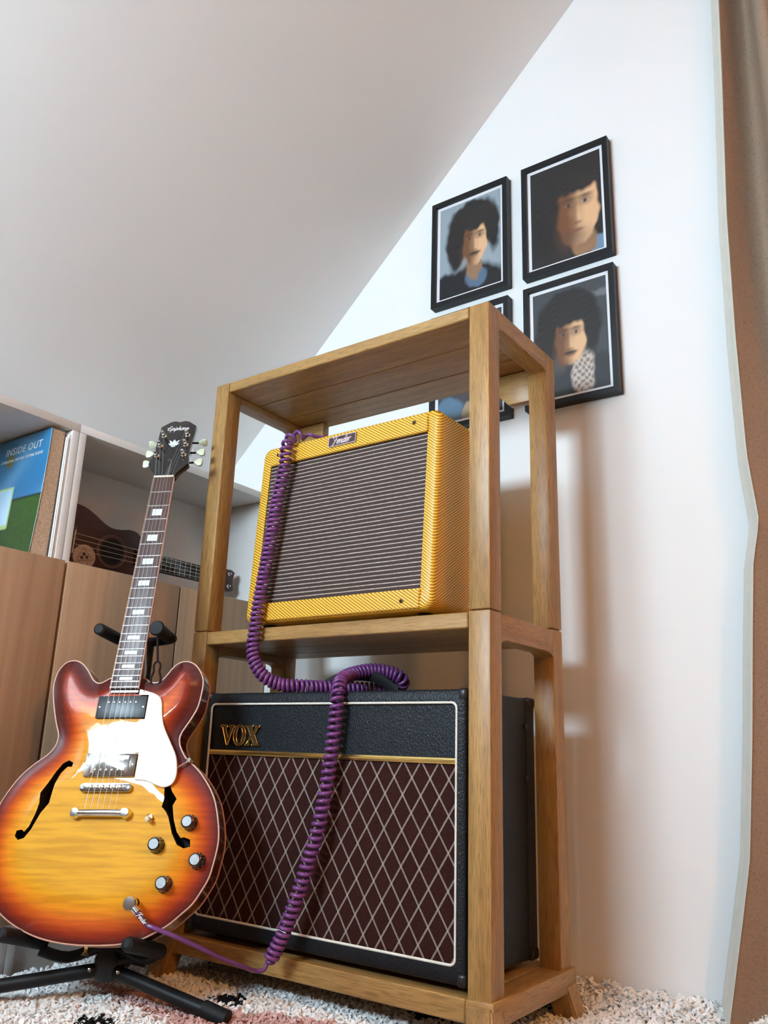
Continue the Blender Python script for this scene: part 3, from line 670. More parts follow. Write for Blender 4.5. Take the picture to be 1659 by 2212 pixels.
# pickguard, floating above the top
PG = [(29, 173), (54.3, 166), (66.4, 159.4), (72.8, 148.6), (77.6, 124.2), (84.9, 103.2), (99.6, 78.1), (113, 54.9), (118.2, 36.4), (119.3, 19.5), (113.9, 7), (101.5, 2.2), (87.6, 5.6), (68.7, 12.5), (47.5, 14.6), (47.5, 60), (37.5, 60), (37.5, 118), (47.5, 118), (47.5, 163), (29, 163)]
pgp = [(a/1000, b2/1000) for a, b2 in PG]
sm = [tuple(q) for q in catmull(pgp[1:15], 5)]; pgp2 = [pgp[0]]+sm+pgp[15:]
pz = .0150
pg = obj('pickguard', prism(pgp2, pz, pz+.0022), 'gloss_black', gt, GM, label='glossy black pickguard with pale edge')
obj('pickguard_edge', tube([(a, b2, pz+.0006) for a, b2 in [pgp[0]]+sm], .0011, 6), 'nut', pg, GM)
obj('pickguard_edge', tube([(a, b2, pz+.0019) for a, b2 in [pgp[0]]+sm], .0004, 6), 'nut', pg, GM)
obj('screw', lathe([(0, 0), (.003, 0), (.002, .0012), (0, .0014)], 12, GM @ Matrix.Translation((.036, .168, pz+.0021))), 'chrome', pg)
bk = obj('bracket', tube([(.112, .030, pz), (.133, .046, .006), (.1365, .0492, -.004), (.137, .05, -.02)], .0016, 8), 'chrome', gt, GM)
obj('bracket_nut', lathe([(0, 0), (.0045, 0), (.0045, .006), (.003, .008), (0, .008)], 12, GM @ axis_to((.1335, .0475, .002), (.3, .3, .9))), 'chrome', bk)
# controls
for x, y in ((.153, -.055), (.104, -.091), (.173, -.113), (.125, -.149)):
    zt = topz(x, y)-.0012
    kb = obj('knob', lathe([(0, 0), (.0132, 0), (.0134, .002), (.0118, .004), (.0105, .016), (.0085, .0172), (0, .0172)], 28, GM @ Matrix.Translation((x, y, zt))), 'gloss_black', gt)
    obj('knob_cap', lathe([(0, .0168), (.0082, .0168), (.0082, .0178), (.0078, .0181), (0, .0181)], 28, GM @ Matrix.Translation((x, y, zt))), 'satin', kb, label='silver reflector cap')
    bm = BM()
    for a in range(11):
        t = math.radians(20+a*30); box(-.0004, .0004, -.0009, .0009, 0, .0004, bm=bm, M=GM @ Matrix.Translation((x+.0117*math.cos(t), y+.0117*math.sin(t), zt+.0038)) @ Matrix.Rotation(t-math.pi/2, 4, 'Z'))
    obj('dial_mark', bm, 'white_ink', kb)
zt = topz(.086, -.048)
sw = obj('switch', lathe([(0, 0), (.0075, 0), (.0075, .002), (.0055, .003), (.0035, .0035), (0, .0035)], 18, GM @ Matrix.Translation((.086, -.048, zt-.001))), 'brass', gt)
obj('switch_tip', lathe([(0, .002), (.002, .002), (.0022, .008), (.0042, .012), (.0038, .018), (0, .020)], 14, GM @ Matrix.Translation((.086, -.048, zt-.001)) @ Matrix.Rotation(.25, 4, 'X')), 'nut', sw)
zt = topz(.080, -.178)
jk = obj('jack', lathe([(0, 0), (.0075, 0), (.0075, .0015), (.005, .0025), (0, .0025)], 18, GM @ Matrix.Translation((.081, -.176, zt-.001))), 'void', gt)
obj('strap_button', lathe([(0, 0), (.005, 0), (.003, .005), (.003, .009), (.0065, .014), (0, .015)], 14, GM @ axis_to((0, -.237, -.021), (0, -1, 0))), 'brass', gt)

# ------------------------------------------------------------------ guitar stand
st = thing('guitar_stand', 'black folding guitar stand with foam arms and tripod legs', 'stand', loc=tuple(GM @ Vector((0, -.29, -.11))))
def G(x, y, z): return tuple(GM @ Vector((x, y, z)))
hub = np.array(G(.006, -.262, -.105))
hub[2] = max(hub[2], .055)
obj('hub', lathe([(0, -.022), (.018, -.022), (.022, -.015), (.022, .012), (.017, .02), (.014, .045), (0, .045)], 18, Matrix.Translation(hub)), 'black_plastic', st)
ytop = G(0, .292, -.052)
obj('column', tube([hub+[0, 0, .02], G(.003, -.2, -.090), G(0, .1, -.072), ytop], .0115, 12), 'black_steel', st)
ya = obj('neck_yoke', tube(catmull([G(-.058, .295, -.035), G(-.045, .296, -.05), (ytop[0], ytop[1], ytop[2]), G(.045, .296, -.05), G(.05, .295, -.035)], 4), .009, 10), 'black_steel', st)
for s, a in ((-1, -.066), (1, .046)):
    obj('foam_sleeve', tube([G(a*.92, .297, -.045), G(a, .290, .012), G(a, .287, .030), G(a, .2865, .033)], [.0115, .0115, .0112, .008], 14), 'rubber', ya)
obj('end_cap', lathe([(0, 0), (.0135, 0), (.0145, .004), (.012, .008), (0, .009)], 18, axis_to(G(.046, .287, .026), GM.to_3x3() @ Vector((0, -.15, 1)))), 'rubber', ya)
sp_ = Vector(G(.046, .283, .024)); dn = Vector((0, 0, -1)); sx_ = GM.to_3x3() @ Vector((1, 0, 0))
stp = obj('locking_strap', tube([sp_, sp_+dn*.03+sx_*.003, sp_+dn*.056+sx_*.006], .0024, 8), 'rubber', ya)
lp = [(0, -.056), (-.006, -.062), (-.0055, -.075), (-.0085, -.084), (-.0085, -.094), (0, -.101), (.0085, -.094), (.0085, -.084), (.0055, -.075), (.006, -.062)]
obj('strap_loop', tube(catmull([sp_+sx_*(a+.006)+dn*(-b2) for a, b2 in lp], 4, True), .0021, 8, True), 'rubber', stp)
lo = obj('lower_crossbar', tube(catmull([G(-.104, -.243, -.075), G(-.06, -.252, -.095), tuple(hub+[0, 0, .03]), G(.07, -.252, -.095), G(.104, -.243, -.075)], 4), .009, 10), 'black_steel', st)
for s, a in ((-1, -.113), (1, .093)):
    ys_ = -.2385 if s > 0 else -.2285
    obj('foam_sleeve', tube([G(a+.010, ys_-.003, -.078), G(a+.006, ys_-.001, -.03), G(a, ys_+.001, .038), G(a, ys_+.001, .046), G(a, ys_+.0012, .049)], [.0118, .0118, .0115, .0095, .005], 14), 'rubber', lo)
for q, nm in (((-.395, -.127, .006), 'r'), ((-.845, -.44, .006), 'l'), ((-.845, .10, .006), 'b')):
    q = np.array(q); d = q-hub; d /= np.linalg.norm(d); s_ = hub+d*.018+np.array([0, 0, -.004])
    lg_ = obj('leg', tube([s_, q+np.array([0, 0, .006])-d*.01], .0112, 12), 'black_steel', st)
    obj('rubber_foot', tube([q+np.array([0, 0, .006])-d*.045, q+np.array([0, 0, .006])], [.0128, .0135], 14), 'rubber', lg_)
    obj('bolt', lathe([(0, 0), (.0035, 0), (.003, .002), (0, .0025)], 10, axis_to(s_+d*.008+np.array([.008, -.009, .004]), (.6, -.7, .3))), 'chrome', lg_)
obj('release_lever', tube([hub+[.012, .004, .004], hub+[.035, .02, .010], hub+[.052, .036, .002]], [.008, .007, .004], 10), 'black_plastic', st)

# ------------------------------------------------------------------ coiled cable
cb = thing('coiled_cable', 'purple coiled instrument cable draped over both amplifiers and plugged into the guitar', 'cable', loc=(-.40, -.03, .09))
PATH = [  # x, y, z, pitch
 (-.425, .060, 1.0475, .05), (-.452, .030, 1.0455, .03), (-.466, .008, 1.036, .017), (-.469, -.002, 1.012, .0135), (-.472, -.0005, .973, .0115), (-.482, -.004, .904, .0105), (-.487, -.0075, .845, .0098), (-.493, -.010, .788, .0098), (-.499, -.0125, .731, .0098), (-.504, -.0145, .685, .0104),
 (-.506, -.0165, .640, .0104), (-.507, -.018, .602, .0098), (-.498, -.016, .572, .0092), (-.479, -.006, .547, .0088), (-.456, .014, .535, .0088), (-.428, .034, .5335, .0088), (-.400, .068, .5335, .0090), (-.364, .105, .5335, .0092), (-.330, .128, .5335, .0092), (-.292, .140, .534, .0090),
 (-.262, .136, .540, .0085), (-.256, .124, .552, .0082), (-.274, .112, .5625, .0078), (-.303, .092, .565, .0078), (-.322, .060, .556, .0080), (-.318, .026, .5435, .0085), (-.303, .000, .532, .0095), (-.296, -.0135, .510, .0115), (-.2965, -.0145, .482, .0118), (-.300, -.0145, .443, .0122),
 (-.304, -.015, .404, .0125), (-.310, -.017, .350, .0122), (-.319, -.021, .290, .0122), (-.333, -.025, .238, .0118), (-.348, -.033, .180, .0112), (-.366, -.042, .123, .0100), (-.386, -.050, .080, .0092)]
cp = np.array(catmull(PATH, 10)); cps, tt = resample(cp, .0006)
ph = np.r_[0, np.cumsum(np.diff(tt)/cps[1:, 3])]
T_, U_, V_ = frames(cps[:, :3])
nph = int(ph[-1]*16); pq = np.linspace(0, ph[-1], nph)
itp = lambda A: np.stack([np.interp(pq, ph, A[:, k]) for k in range(A.shape[1])], 1)
CC, UU, VV = itp(cps[:, :3]), itp(U_), itp(V_)
Rr = .0098*np.clip((pq-.3)/1.2, 0, 1)*np.clip((ph[-1]-pq)/.8, .25, 1)
an = 2*math.pi*pq
coilP = CC+Rr[:, None]*(np.cos(an)[:, None]*UU+np.sin(an)[:, None]*VV)
obj('coil', tube(coilP, .0037, 8), 'purple', cb, smooth=60)
jw = np.array(G(.081, -.180, .020))
lead = [coilP[-1], (-.389, -.058, .0705), (-.396, -.072, .071), (-.396, -.097, .0805), (-.409, -.135, .097), (-.421, -.172, .116), (-.442, -.207, .1345), (-.466, -.228, .1455), G(.113, -.2095, .031)]
obj('lead', tube(catmull(lead, 8), .0034, 10), 'purple', cb)
slv = obj('sleeve', tube([G(.115, -.2105, .031), G(.095, -.192, .031)], [.0042, .0052], 14), 'purple_dk', cb, label='dark sleeve with white script')
pa, pb_ = Vector((.116, -.2112, .0363)), Vector((.0945, -.1917, .0368)); dx = (pa-pb_).normalized()
Ml = GM @ Matrix.Translation((pa+pb_)/2) @ Matrix.Rotation(math.atan2(dx.y, dx.x), 4, 'Z')
obj('lettering', script_bm('Fender', .021, Ml, .12, .3), 'white_ink', slv)
pgm = GM @ Matrix.Translation((.0815, -.180, .0255))
plg = obj('plug', lathe([(0, 0), (.0095, 0), (.0108, .002), (.0108, .010), (.0095, .012), (0, .0125)], 22, pgm), 'chrome', cb, label='nickel right angle plug')
obj('ferrule', tube([G(.084, -.183, .031), G(.096, -.193, .031)], .0062, 14), 'chrome', plg)
obj('plug_tip', tube([G(.081, -.1775, .028), G(.081, -.1765, .001)], .0031, 12), 'brass', plg)

# ------------------------------------------------------------------ cabinets along the knee wall
XC, XBk = -.905, -1.130
def cabinet(y0, y1, label):
    c = thing('wall_cabinet', label, 'cabinet', loc=((XC+XBk)/2, (y0+y1)/2, -.02), group='low cabinets under the sloping ceiling')
    t = .017; zt = 1.088
    obj('side_panel', box(XBk, XC, y0, y0+t, -.02, zt-.0185, .0008), 'white_lam', c)
    obj('side_panel', box(XBk, XC, y1-t, y1, -.02, zt-.0185, .0008), 'white_lam', c)
    obj('top_panel', box(XBk, XC+.0005, y0, y1, zt-.018, zt, .0008), 'white_lam', c)
    obj('back_panel', box(XBk, XBk+.006, y0+t, y1-t, .08, zt-.018), 'white_lam', c)
    obj('shelf', box(XBk+.006, XC-.002, y0+t, y1-t, .741, .7585, .0008), 'white_lam', c)
    obj('plinth', box(XC-.03, XC-.014, y0+t, y1-t, -.02, .086), 'white_lam', c)
    m2 = (y0+y1)/2
    for a, b2 in ((y0+.003, m2-.0022), (m2+.0022, y1-.003)):
        obj('door', box(XC+.001, XC+.019, a, b2, .0905, .7795, .0012), 'veneer', c)
cabinet(-.816, -.1955, 'white cabinet with wood doors and the book in its open top compartment')
cabinet(-.1945, .4185, 'white cabinet with wood doors and the ukulele in its open top compartment')

# ------------------------------------------------------------------ book and loose white sheets
ZS = .7585
bk_ = thing('book', 'thick softcover book with blue sky and green field cover beside white sheets', 'book', loc=(-1.02, -.24, ZS))
bx0, bx1, bz1 = -1.1225, -.912, 1.0615
def bend(z): t = 1-(z-ZS)/(bz1-ZS); return -.006*t*t
def cov_y(x, z): return -.2557+bend(z)
nx_, nz_ = 44, 64
V = []; C4 = []
for j in range(nz_+1):
    for i in range(nx_+1):
        u, v_ = i/nx_, j/nz_; x = bx0+(bx1-bx0)*u; z = ZS+.001+(bz1-ZS-.001)*v_
        V.append((x-.012*(1-v_)**2*u, cov_y(x, z)-.0006, z))
        cld = .5+.5*math.sin(7*u+3*math.sin(5*v_)+4*v_)
        sky = np.array([.02, .12, .30])*(1-v_)+np.array([.03, .20, .40])*v_; sky = sky+np.array([.06, .10, .12])*(1-cld)**3
        grass = np.array([.02, .075, .012])*(.7+.5*rng.random())+np.array([.03, .07, .0])*max(0, v_-.25)
        c = sky if v_ > .53 else (np.array([.008, .02, .02]) if v_ > .515 else grass)
        du, dv = (u-.30)/.085, (v_-.83)/.055
        if .0 <= u <= .46 and .31 < v_ < .61:
            c = np.array([.45, .62, .25]) if (u > .435 or v_ < .33 or v_ > .595) else np.array([.38, .60, .78])+.2*cld
        if du*du+dv*dv < 1: c = np.array([.16, .17, .06])
        C4.append((*np.clip(c, 0, 1), 1))
F = [(j*(nx_+1)+i, j*(nx_+1)+i+1, (j+1)*(nx_+1)+i+1, (j+1)*(nx_+1)+i) for j in range(nz_) for i in range(nx_)]
me = bpy.data.meshes.new('front_cover'); me.from_pydata(V, [], F); me.update()
at = me.attributes.new('tint', 'FLOAT_COLOR', 'POINT'); at.data.foreach_set('color', np.array(C4, np.float32).ravel())
cv = obj('front_cover', me, 'cover', bk_, smooth=60)
cv.modifiers.new('thickness', 'SOLIDIFY').thickness = .0006
TMx = lambda x, z: Matrix.Translation((x, cov_y(x, z)-.0014, z)) @ Matrix.Rotation(math.radians(90), 4, 'X')
obj('title', text_bm('INSIDE OUT', .0235, .0002, TMx(-1.012, 1.031), .15, spacing=1.12), 'white_ink', cv)
obj('subtitle', text_bm('A PERSONAL HISTORY OF PINK FLOYD', .0092, .0002, TMx(-1.014, 1.010)), 'white_ink', cv)
bm = BM(); rows = []
for z in np.linspace(ZS, bz1-.001, 14):
    t = 1-(z-ZS)/(bz1-ZS); e = -.012*t*t
    rows.append([bm.verts.new(q) for q in ((bx0, cov_y(0, z)+.0004, z), (bx1-.001+e, cov_y(0, z)+.0004, z), (bx1-.001+e*.4, -.2252, z), (bx0, -.2252, z))])
for A, Bq in zip(rows, rows[1:]):
    for k in range(4): bm.faces.new((A[k], A[(k+1) % 4], Bq[(k+1) % 4], Bq[k]))
bm.faces.new(rows[0][::-1]); bm.faces.new(rows[-1])
obj('page_block', bm, 'paper', bk_)
obj('back_cover', box(bx0, bx1, -.2250, -.2244, ZS, bz1), 'dark_ink', bk_)
for k, (y0, cv_) in enumerate(((-.2225, .0022), (-.2205, .0016))):
    bm = BM(); rows = []
    for z in np.linspace(ZS, 1.05, 12):
        t = 1-(z-ZS)/.2915; yy = y0-cv_*max(0, t-.45)**2*2
        rows.append([bm.verts.new(q) for q in ((bx0, yy, z), (bx1+.004+.003*k, yy, z), (bx1+.004+.003*k, yy+.0009, z), (bx0, yy+.0009, z))])
    for A, Bq in zip(rows, rows[1:]):
        for q in range(4): bm.faces.new((A[q], A[(q+1) % 4], Bq[(q+1) % 4], Bq[q]))
    bm.faces.new(rows[0][::-1]); bm.faces.new(rows[-1])
    tag(obj('magazine', bm, 'white_paper'), ('thin white magazine pressed against the back of the thick book', 'thin white magazine leaning next to the white board folder')[k], 'magazine', 'thin white magazines beside the book')
tag(obj('folder', box(bx0, -.9074, -.2185, -.2128, ZS, 1.058, .0006), 'white_paper'), 'white board folder standing against the cabinet side panel', 'folder')

# ------------------------------------------------------------------ ukulele lying in the right cabinet
ua = Vector((.0, 0, 0)); ub = Vector((-.9823, .3715, .846)); ub0 = Vector((-1.0279, -.1003, .8593))
ud = (ub-ub0).normalized(); un = Vector((1, 0, 0)); un = (un-ud*un.dot(ud)).normalized(); uz = ud.cross(un)*-1
if uz.z < 0: uz = -uz
# local x across the body (down), y along the neck, z out of the front
UM = Matrix(((-uz.x, ud.x, un.x, ub0.x), (-uz.y, ud.y, un.y, ub0.y), (-uz.z, ud.z, un.z, ub0.z), (0, 0, 0, 1)))
US = .93; UM = UM @ Matrix.Diagonal((US, US, US, 1))
uk = thing('ukulele', 'dark mahogany ukulele with a round tan sticker lying in the cabinet', 'ukulele', mat=UM)
uo = [(0, -.080), (.045, -.078), (.080, -.058), (.097, -.022), (.096, .020), (.082, .055), (.066, .085), (.060, .108), (.063, .135), (.068, .158), (.064, .182), (.045, .198), (.02, .203), (0, .204)]
up_ = [tuple(q) for q in catmull(uo+[(-a, b2) for a, b2 in uo[-2:0:-1]], 4, True)]
ubd = obj('body', prism(up_, -.062, 0, bev=.0012), 'mahogany', uk, UM)
hc = .113
obj('sound_hole', lathe([(0, -.0005), (.0325, -.0005), (.0325, .0004), (0, .0004)], 32, UM @ Matrix.Translation((0, hc, 0))), 'void', ubd)
for r_ in (.0385, .042): obj('rosette_ring', tube([(r_*math.cos(t), hc+r_*math.sin(t), .0002) for t in np.linspace(0, 2*math.pi, 40, endpoint=False)], .0006, 5, True, M=UM), 'uke_line', ubd)
ubr = obj('bridge', box(-.040, .040, -.012, .008, 0, .006, .0015, M=UM), 'rosewood', uk)
obj('saddle', box(-.030, .030, .002, .0045, .005, .009, .0006, M=UM), 'nut', ubr)
ufb = obj('fretboard', box(-.021, .021, .178, .432, .0005, .0055, .0006, M=UM), 'gloss_black', uk)
obj('neck', tube([UM @ Vector((0, y, -.0185)) for y in (.195, .25, .35, .435)], [.021, .0195, .0185, .018], 14), 'mahogany', uk)
for k in range(1, 17):
    y = .436-.40*(1-2**(-k/12))
    if y > .18: obj('fret', box(-.0208, .0208, y-.0006, y+.0006, .0052, .0064, M=UM), 'chrome', ufb)
for k in (5, 7, 10): obj('marker_dot', lathe([(0, 0), (.0022, 0), (0, .0003)], 10, UM @ Matrix.Translation((0, .436-.40*(1-2**(-(k-.5)/12)), .0054))), 'pearl', ufb)
obj('nut', box(-.0195, .0195, .433, .438, .001, .0085, .0006, M=UM), 'nut', uk)
hdp = [(-.019, .438), (.019, .438), (.030, .452), (.032, .500), (.026, .512), (.010, .508), (-.010, .508), (-.026, .512), (-.032, .500), (-.030, .452)]
uh = obj('headstock', prism(hdp, -.012, .001, bev=.001, M=UM), 'mahogany', uk)
for x in (-.018, .018):
    for y in (.462, .490):
        tn = obj('tuner', lathe([(0, 0), (.0048, 0), (.0048, .002), (.0026, .0025), (.0024, .012), (0, .0125)], 12, UM @ Matrix.Translation((x, y, .001))), 'chrome', uh)
for k in range(4):
    x = -.0135+.009*k; obj('string', tube([UM @ Vector(q) for q in ((x*1.5, .003, .0098), (x, .435, .0092), ((-.018 if x < 0 else .018), .47 if k in (1, 2) else .46, .006))], .0005, 5), 'nut', uk)
sk = obj('sticker', lathe([(0, 0), (.0305, 0), (.0305, .0004), (0, .0004)], 36, UM @ Matrix.Translation((.030, .040, .0001))), 'tan', uk, label='round tan sticker with dark print')
SM = UM @ Matrix.Translation((.030, .040, .0007)) @ Matrix.Rotation(math.radians(90+14), 4, 'Z')
bm = BM(); tri = [(-.019, -.004), (0, .022), (.019, -.004)]
tube([(a, b2, 0) for a, b2 in tri], .0006, 5, bm=bm, M=SM); tube([(-.010, -.017, 0), (0, -.026, 0), (.010, -.017, 0)], .0006, 5, bm=bm, M=SM)
obj('triangle_mark', bm, 'dark_ink', sk)
for a, b2, r_ in ((0, .006, .0045), (-.007, -.002, .0042), (.007, -.002, .0042)):
    obj('blob_mark', lathe([(0, 0), (r_, 0), (r_, .0002), (0, .0002)], 14, SM @ Matrix.Translation((a, b2, 0))), 'dark_ink', sk)
obj('lettering', text_bm('LAKEFRONT', .0082, .0001, SM @ Matrix.Translation((0, -.0105, 0)), spacing=1.15), 'dark_ink', sk)

# ------------------------------------------------------------------ framed portraits (generic sitters)
def soft(x, y, cx, cy, rx, ry, e=.12): 
    r = np.sqrt(((x-cx)/rx)**2+((y-cy)/ry)**2); return np.clip((1+e-r)/(2*e), 0, 1)
def lay(img, m, c): return img*(1-m[..., None])+np.array(c)*m[..., None]
def portrait(kind, nx=96, ny=132):
    x, y = np.meshgrid(np.linspace(0, 1, nx+1), np.linspace(0, 1, ny+1)); one = np.ones_like(x); gx0, gy0 = x.copy(), y.copy()
    x = x+.012*np.sin(21*gy0+3*np.sin(9*gx0)+kind)+.006*np.sin(47*gy0+11*gx0); y = y+.010*np.sin(19*gx0+2*kind+3*np.sin(7*gy0))+.005*np.sin(53*gx0)
    S = lambda *a, **k: soft(x, y, *a, **k)
    hz = np.array([.011, .010, .010])
    if kind == 0:
        im = one[..., None]*np.array([.30, .36, .40]); im = lay(im, S(.5, .0, .62, .27), (.016, .016, .019)); im = lay(im, S(.1, .05, .5, .2), (.014, .014, .017))
        im = lay(im, S(.60, .12, .17, .10), (.09, .15, .24)); im = lay(im, S(.57, .26, .12, .16), (.28, .17, .10)); cx, cy, s = .58, .52, 1.0
        im = lay(im, S(.56, .66, .34, .25), hz*1.4); im = lay(im, S(.28, .48, .14, .20), hz*1.5); fr_ = (.20, .25)
    elif kind == 1:
        im = one[..., None]*np.array([.020, .019, .020]); im = lay(im, S(.92, .06, .16, .08), (.16, .26, .38)); im = lay(im, S(.74, .14, .18, .16), (.30, .17, .09)); cx, cy, s = .66, .46, 1.35
        im = lay(im, S(.55, .62, .52, .40), hz*1.6); fr_ = (.30, .36)
    elif kind == 2:
        im = one[..., None]*np.array([.060, .065, .075]); im = lay(im, S(.9, .86, .22, .03, e=.4), (.17, .17, .18)); im = lay(im, S(.8, .05, .6, .26), (.030, .034, .040)); cx, cy, s = .50, .50, 1.0
        sc_ = S(.66, .18, .15, .22); im = lay(im, sc_, (.50, .44, .38)); dots = (np.sin(x*70)*np.sin(y*95) > .1)*sc_; im = lay(im, dots*.7, (.12, .09, .08))
        im = lay(im, S(.50, .62, .42, .30), hz*2.2); fr_ = (.22, .24)
    else:
        im = one[..., None]*np.array([.055, .055, .065]); im = lay(im, S(.18, .08, .22, .16), (.10, .18, .27)); im = lay(im, S(.5, .05, .12, .10), (.34, .27, .18)); cx, cy, s = .55, .52, 1.0
        im = lay(im, S(.55, .62, .40, .32), hz*2); fr_ = (.20, .25)
    rx, ry = fr_; skin = np.array([.70, .43, .24]); shade = np.array([.17, .075, .035])
    face = S(cx, cy, rx, ry, e=.06); lit = np.clip((x-(cx-.12*s))/(.22*s), 0, 1); lit = lit*lit*(3-2*lit)
    im = im*(1-face[..., None])+face[..., None]*(shade*(1-lit[..., None])+skin*lit[..., None])
    fr2 = S(cx-.02*s, cy+.30*s, .34*s, .17*s, e=.10); im = lay(im, fr2, hz*1.7)
    im = lay(im, S(cx-.33*s, cy+.06, .14*s, .30*s, e=.2), hz*1.5)
    if kind != 1: im = lay(im, S(cx+.30*s, cy+.10, .10*s, .26*s, e=.2), hz*1.5)
    x, y = gx0, gy0; S = lambda *a, **k: soft(gx0, gy0, *a, **k)
    for sx in (-1, 1):
        ex, ey = cx+sx*.085*s, cy+.05*s
        im = lay(im, .75*S(ex, ey+.042*s+.01*np.abs(x-ex)*0, .062*s, .014*s, e=.8), hz*2.5); im = lay(im, .75*S(ex, ey+.008*s, .060*s, .030*s, e=.8), (.14, .07, .045))
        im = lay(im, (.2 if sx < 0 else .55)*S(ex, ey, .036*s, .010*s, e=.5), (.5, .44, .40)); im = lay(im, .95*S(ex, ey+.001, .017*s, .013*s, e=.5), hz)
    im = lay(im, .45*S(cx-.035*s, cy-.03*s, .022*s, .08*s, e=.9), shade); im = lay(im, .35*S(cx+.015*s, cy-.05*s, .014*s, .06*s, e=.9), (.85, .58, .36)); im = lay(im, .5*S(cx-.12*s, cy-.12*s, .08*s, .12*s, e=.9), shade); im = lay(im, .6*S(cx+.0*s, cy-.095*s, .042*s, .012*s, e=.5), shade)
    im = lay(im, .8*S(cx, cy-.150*s, .062*s, .011*s, e=.4), (.26, .09, .07))
    if kind in (0, 2): im = lay(im, .9*S(cx-.03*s, cy-.126*s, .055*s, .016*s, e=.5), hz*3); im = lay(im, .9*S(cx+.035*s, cy-.126*s, .055*s, .016*s, e=.5), hz*3)
    if kind == 1: im = lay(im, .35*S(cx, cy-.2*s, .14*s, .07*s, e=.5), hz*5)
    strand = .75+.55*np.abs(np.sin(x*85+14*np.sin(y*4)+3*np.sin(x*31)))*np.clip(1.4-2*np.abs(y-.72), .2, 1.2)
    dk = np.clip(1-im.sum(-1)/.12, 0, 1); im = im*(1+dk[..., None]*(strand[..., None]*1.6-1))
    return np.clip(im, 0, 1)
def picture(x0, x1, z0, z1, kind, label):
    Y0, Y1 = YB-.024, YB-.001
    f = thing('framed_portrait', label, 'picture', loc=((x0+x1)/2, YB-.012, z0), group='framed portraits on the gable wall')
    t = .0125
    obj('frame', ring_prism([(x0, z0), (x1, z0), (x1, z1), (x0, z1)], [(x0+t, z0+t), (x1-t, z0+t), (x1-t, z1-t), (x0+t, z1-t)], Y0, Y1), 'black_frame', f, smooth=0)
    obj('backing', box(x0+.002, x1-.002, YB-.006, YB-.002, z0+.002, z1-.002), 'dark_ink', f)
    mt = obj('border', box(x0+t-.001, x1-t+.001, Y0+.0085, Y0+.0105, z0+t-.001, z1-t+.001), 'mount', f)
    b2 = .0085; a0, a1, c0, c1 = x0+t+b2, x1-t-b2, z0+t+b2, z1-t-b2
    im = portrait(kind); ny, nx = im.shape[0]-1, im.shape[1]-1
    V = [(a0+(a1-a0)*i/nx, Y0+.0082, c0+(c1-c0)*j/ny) for j in range(ny+1) for i in range(nx+1)]
    F = [(j*(nx+1)+i, j*(nx+1)+i+1, (j+1)*(nx+1)+i+1, (j+1)*(nx+1)+i) for j in range(ny) for i in range(nx)]
    me = bpy.data.meshes.new('photo_print'); me.from_pydata(V, [], F); me.update()
    at = me.attributes.new('tint', 'FLOAT_COLOR', 'POINT'); q = np.ones((len(V), 4), np.float32); q[:, :3] = im.reshape(-1, 3); at.data.foreach_set('color', q.ravel())
    obj('photo_print', me, 'print', f, smooth=0)
    obj('glass', box(x0+t-.0005, x1-t+.0005, Y0+.005, Y0+.0062, z0+t-.0005, z1-t+.0005), 'pglass', f)
picture(-.3800, -.1630, 1.4970, 1.8015, 0, 'framed portrait, grey-blue backdrop, long dark hair, moustache')
picture(-.1236, .0939, 1.4965, 1.8010, 1, 'framed portrait, near-black backdrop, close face lit from one side')
picture(-.1236, .0939, 1.1610, 1.4684, 2, 'framed portrait, slate backdrop, moustache and pale patterned scarf')
picture(-.3800, -.1630, 1.1610, 1.4684, 3, 'framed portrait mostly hidden behind the oak rack top')

# ------------------------------------------------------------------ curtain
def xe(z): return np.interp(z, [-.02, .032, .159, .268, .456, .656, .76, .832, .96, 1.2, 1.459, 1.796, 2.041, 2.6], [.200, .209, .236, .258, .278, .296, .306, .322, .312, .312, .317, .334, .345, .37])
nzc = 90; zs = np.linspace(-.015, 2.52, nzc); V = []; ns = 150
for z in zs:
    e = float(xe(z)); k = z/2.5
    wv = .115-.055*min(1, max(0, (z-.9)/1.1)); c1 = e+.034+wv
    ctl = [(e, .514), (e+.010, .499), (e+.020, .478), (e+.0255, .470), (e+.031, .476), (e+.034+wv*.30, .512), (e+.034+wv*.55, .522), (e+.034+wv*.78, .500), (c1, .440), (c1+.016, .424), (c1+.034, .438), (c1+.06, .505), (c1+.08, .520), (c1+.105, .50), (c1+.125, .445), (c1+.145, .43), (c1+.165, .45), (c1+.20, .518), (c1+.235, .515), (c1+.27, .44), (c1+.31, .45), (c1+.35, .52), (c1+.42, .45), (c1+.48, .52)]
    q = catmull([(a, b2+.006*math.sin(3*z+9*a)*(1 if i > 4 else 0)) for i, (a, b2) in enumerate(ctl)], 7); q = q[:ns]
    nsr = len(q); V += [(a, b2-.118, z) for a, b2 in q]
F = [(j*nsr+i, j*nsr+i+1, (j+1)*nsr+i+1, (j+1)*nsr+i) for j in range(nzc-1) for i in range(nsr-1)]
me = bpy.data.meshes.new('curtain'); me.from_pydata(V, [], F); me.update(); me.materials.append(MAT['curtain']); me.materials.append(MAT['lining'])
me.polygons.foreach_set('material_index', [1 if (i % (nsr-1)) < 21 else 0 for i in range(len(F))])
cu = obj('curtain', me, None, smooth=60); cu.modifiers.new('thickness', 'SOLIDIFY').thickness = .0022
tag(cu, 'long beige curtain with pale hem hanging beside the white gable wall', 'curtain')
rod = obj('curtain_rod', tube([(.25, .365, 2.535), (1.6, .365, 2.535)], .012, 12), 'white_lam'); tag(rod, 'white curtain rod above the beige curtain', 'curtain rod')

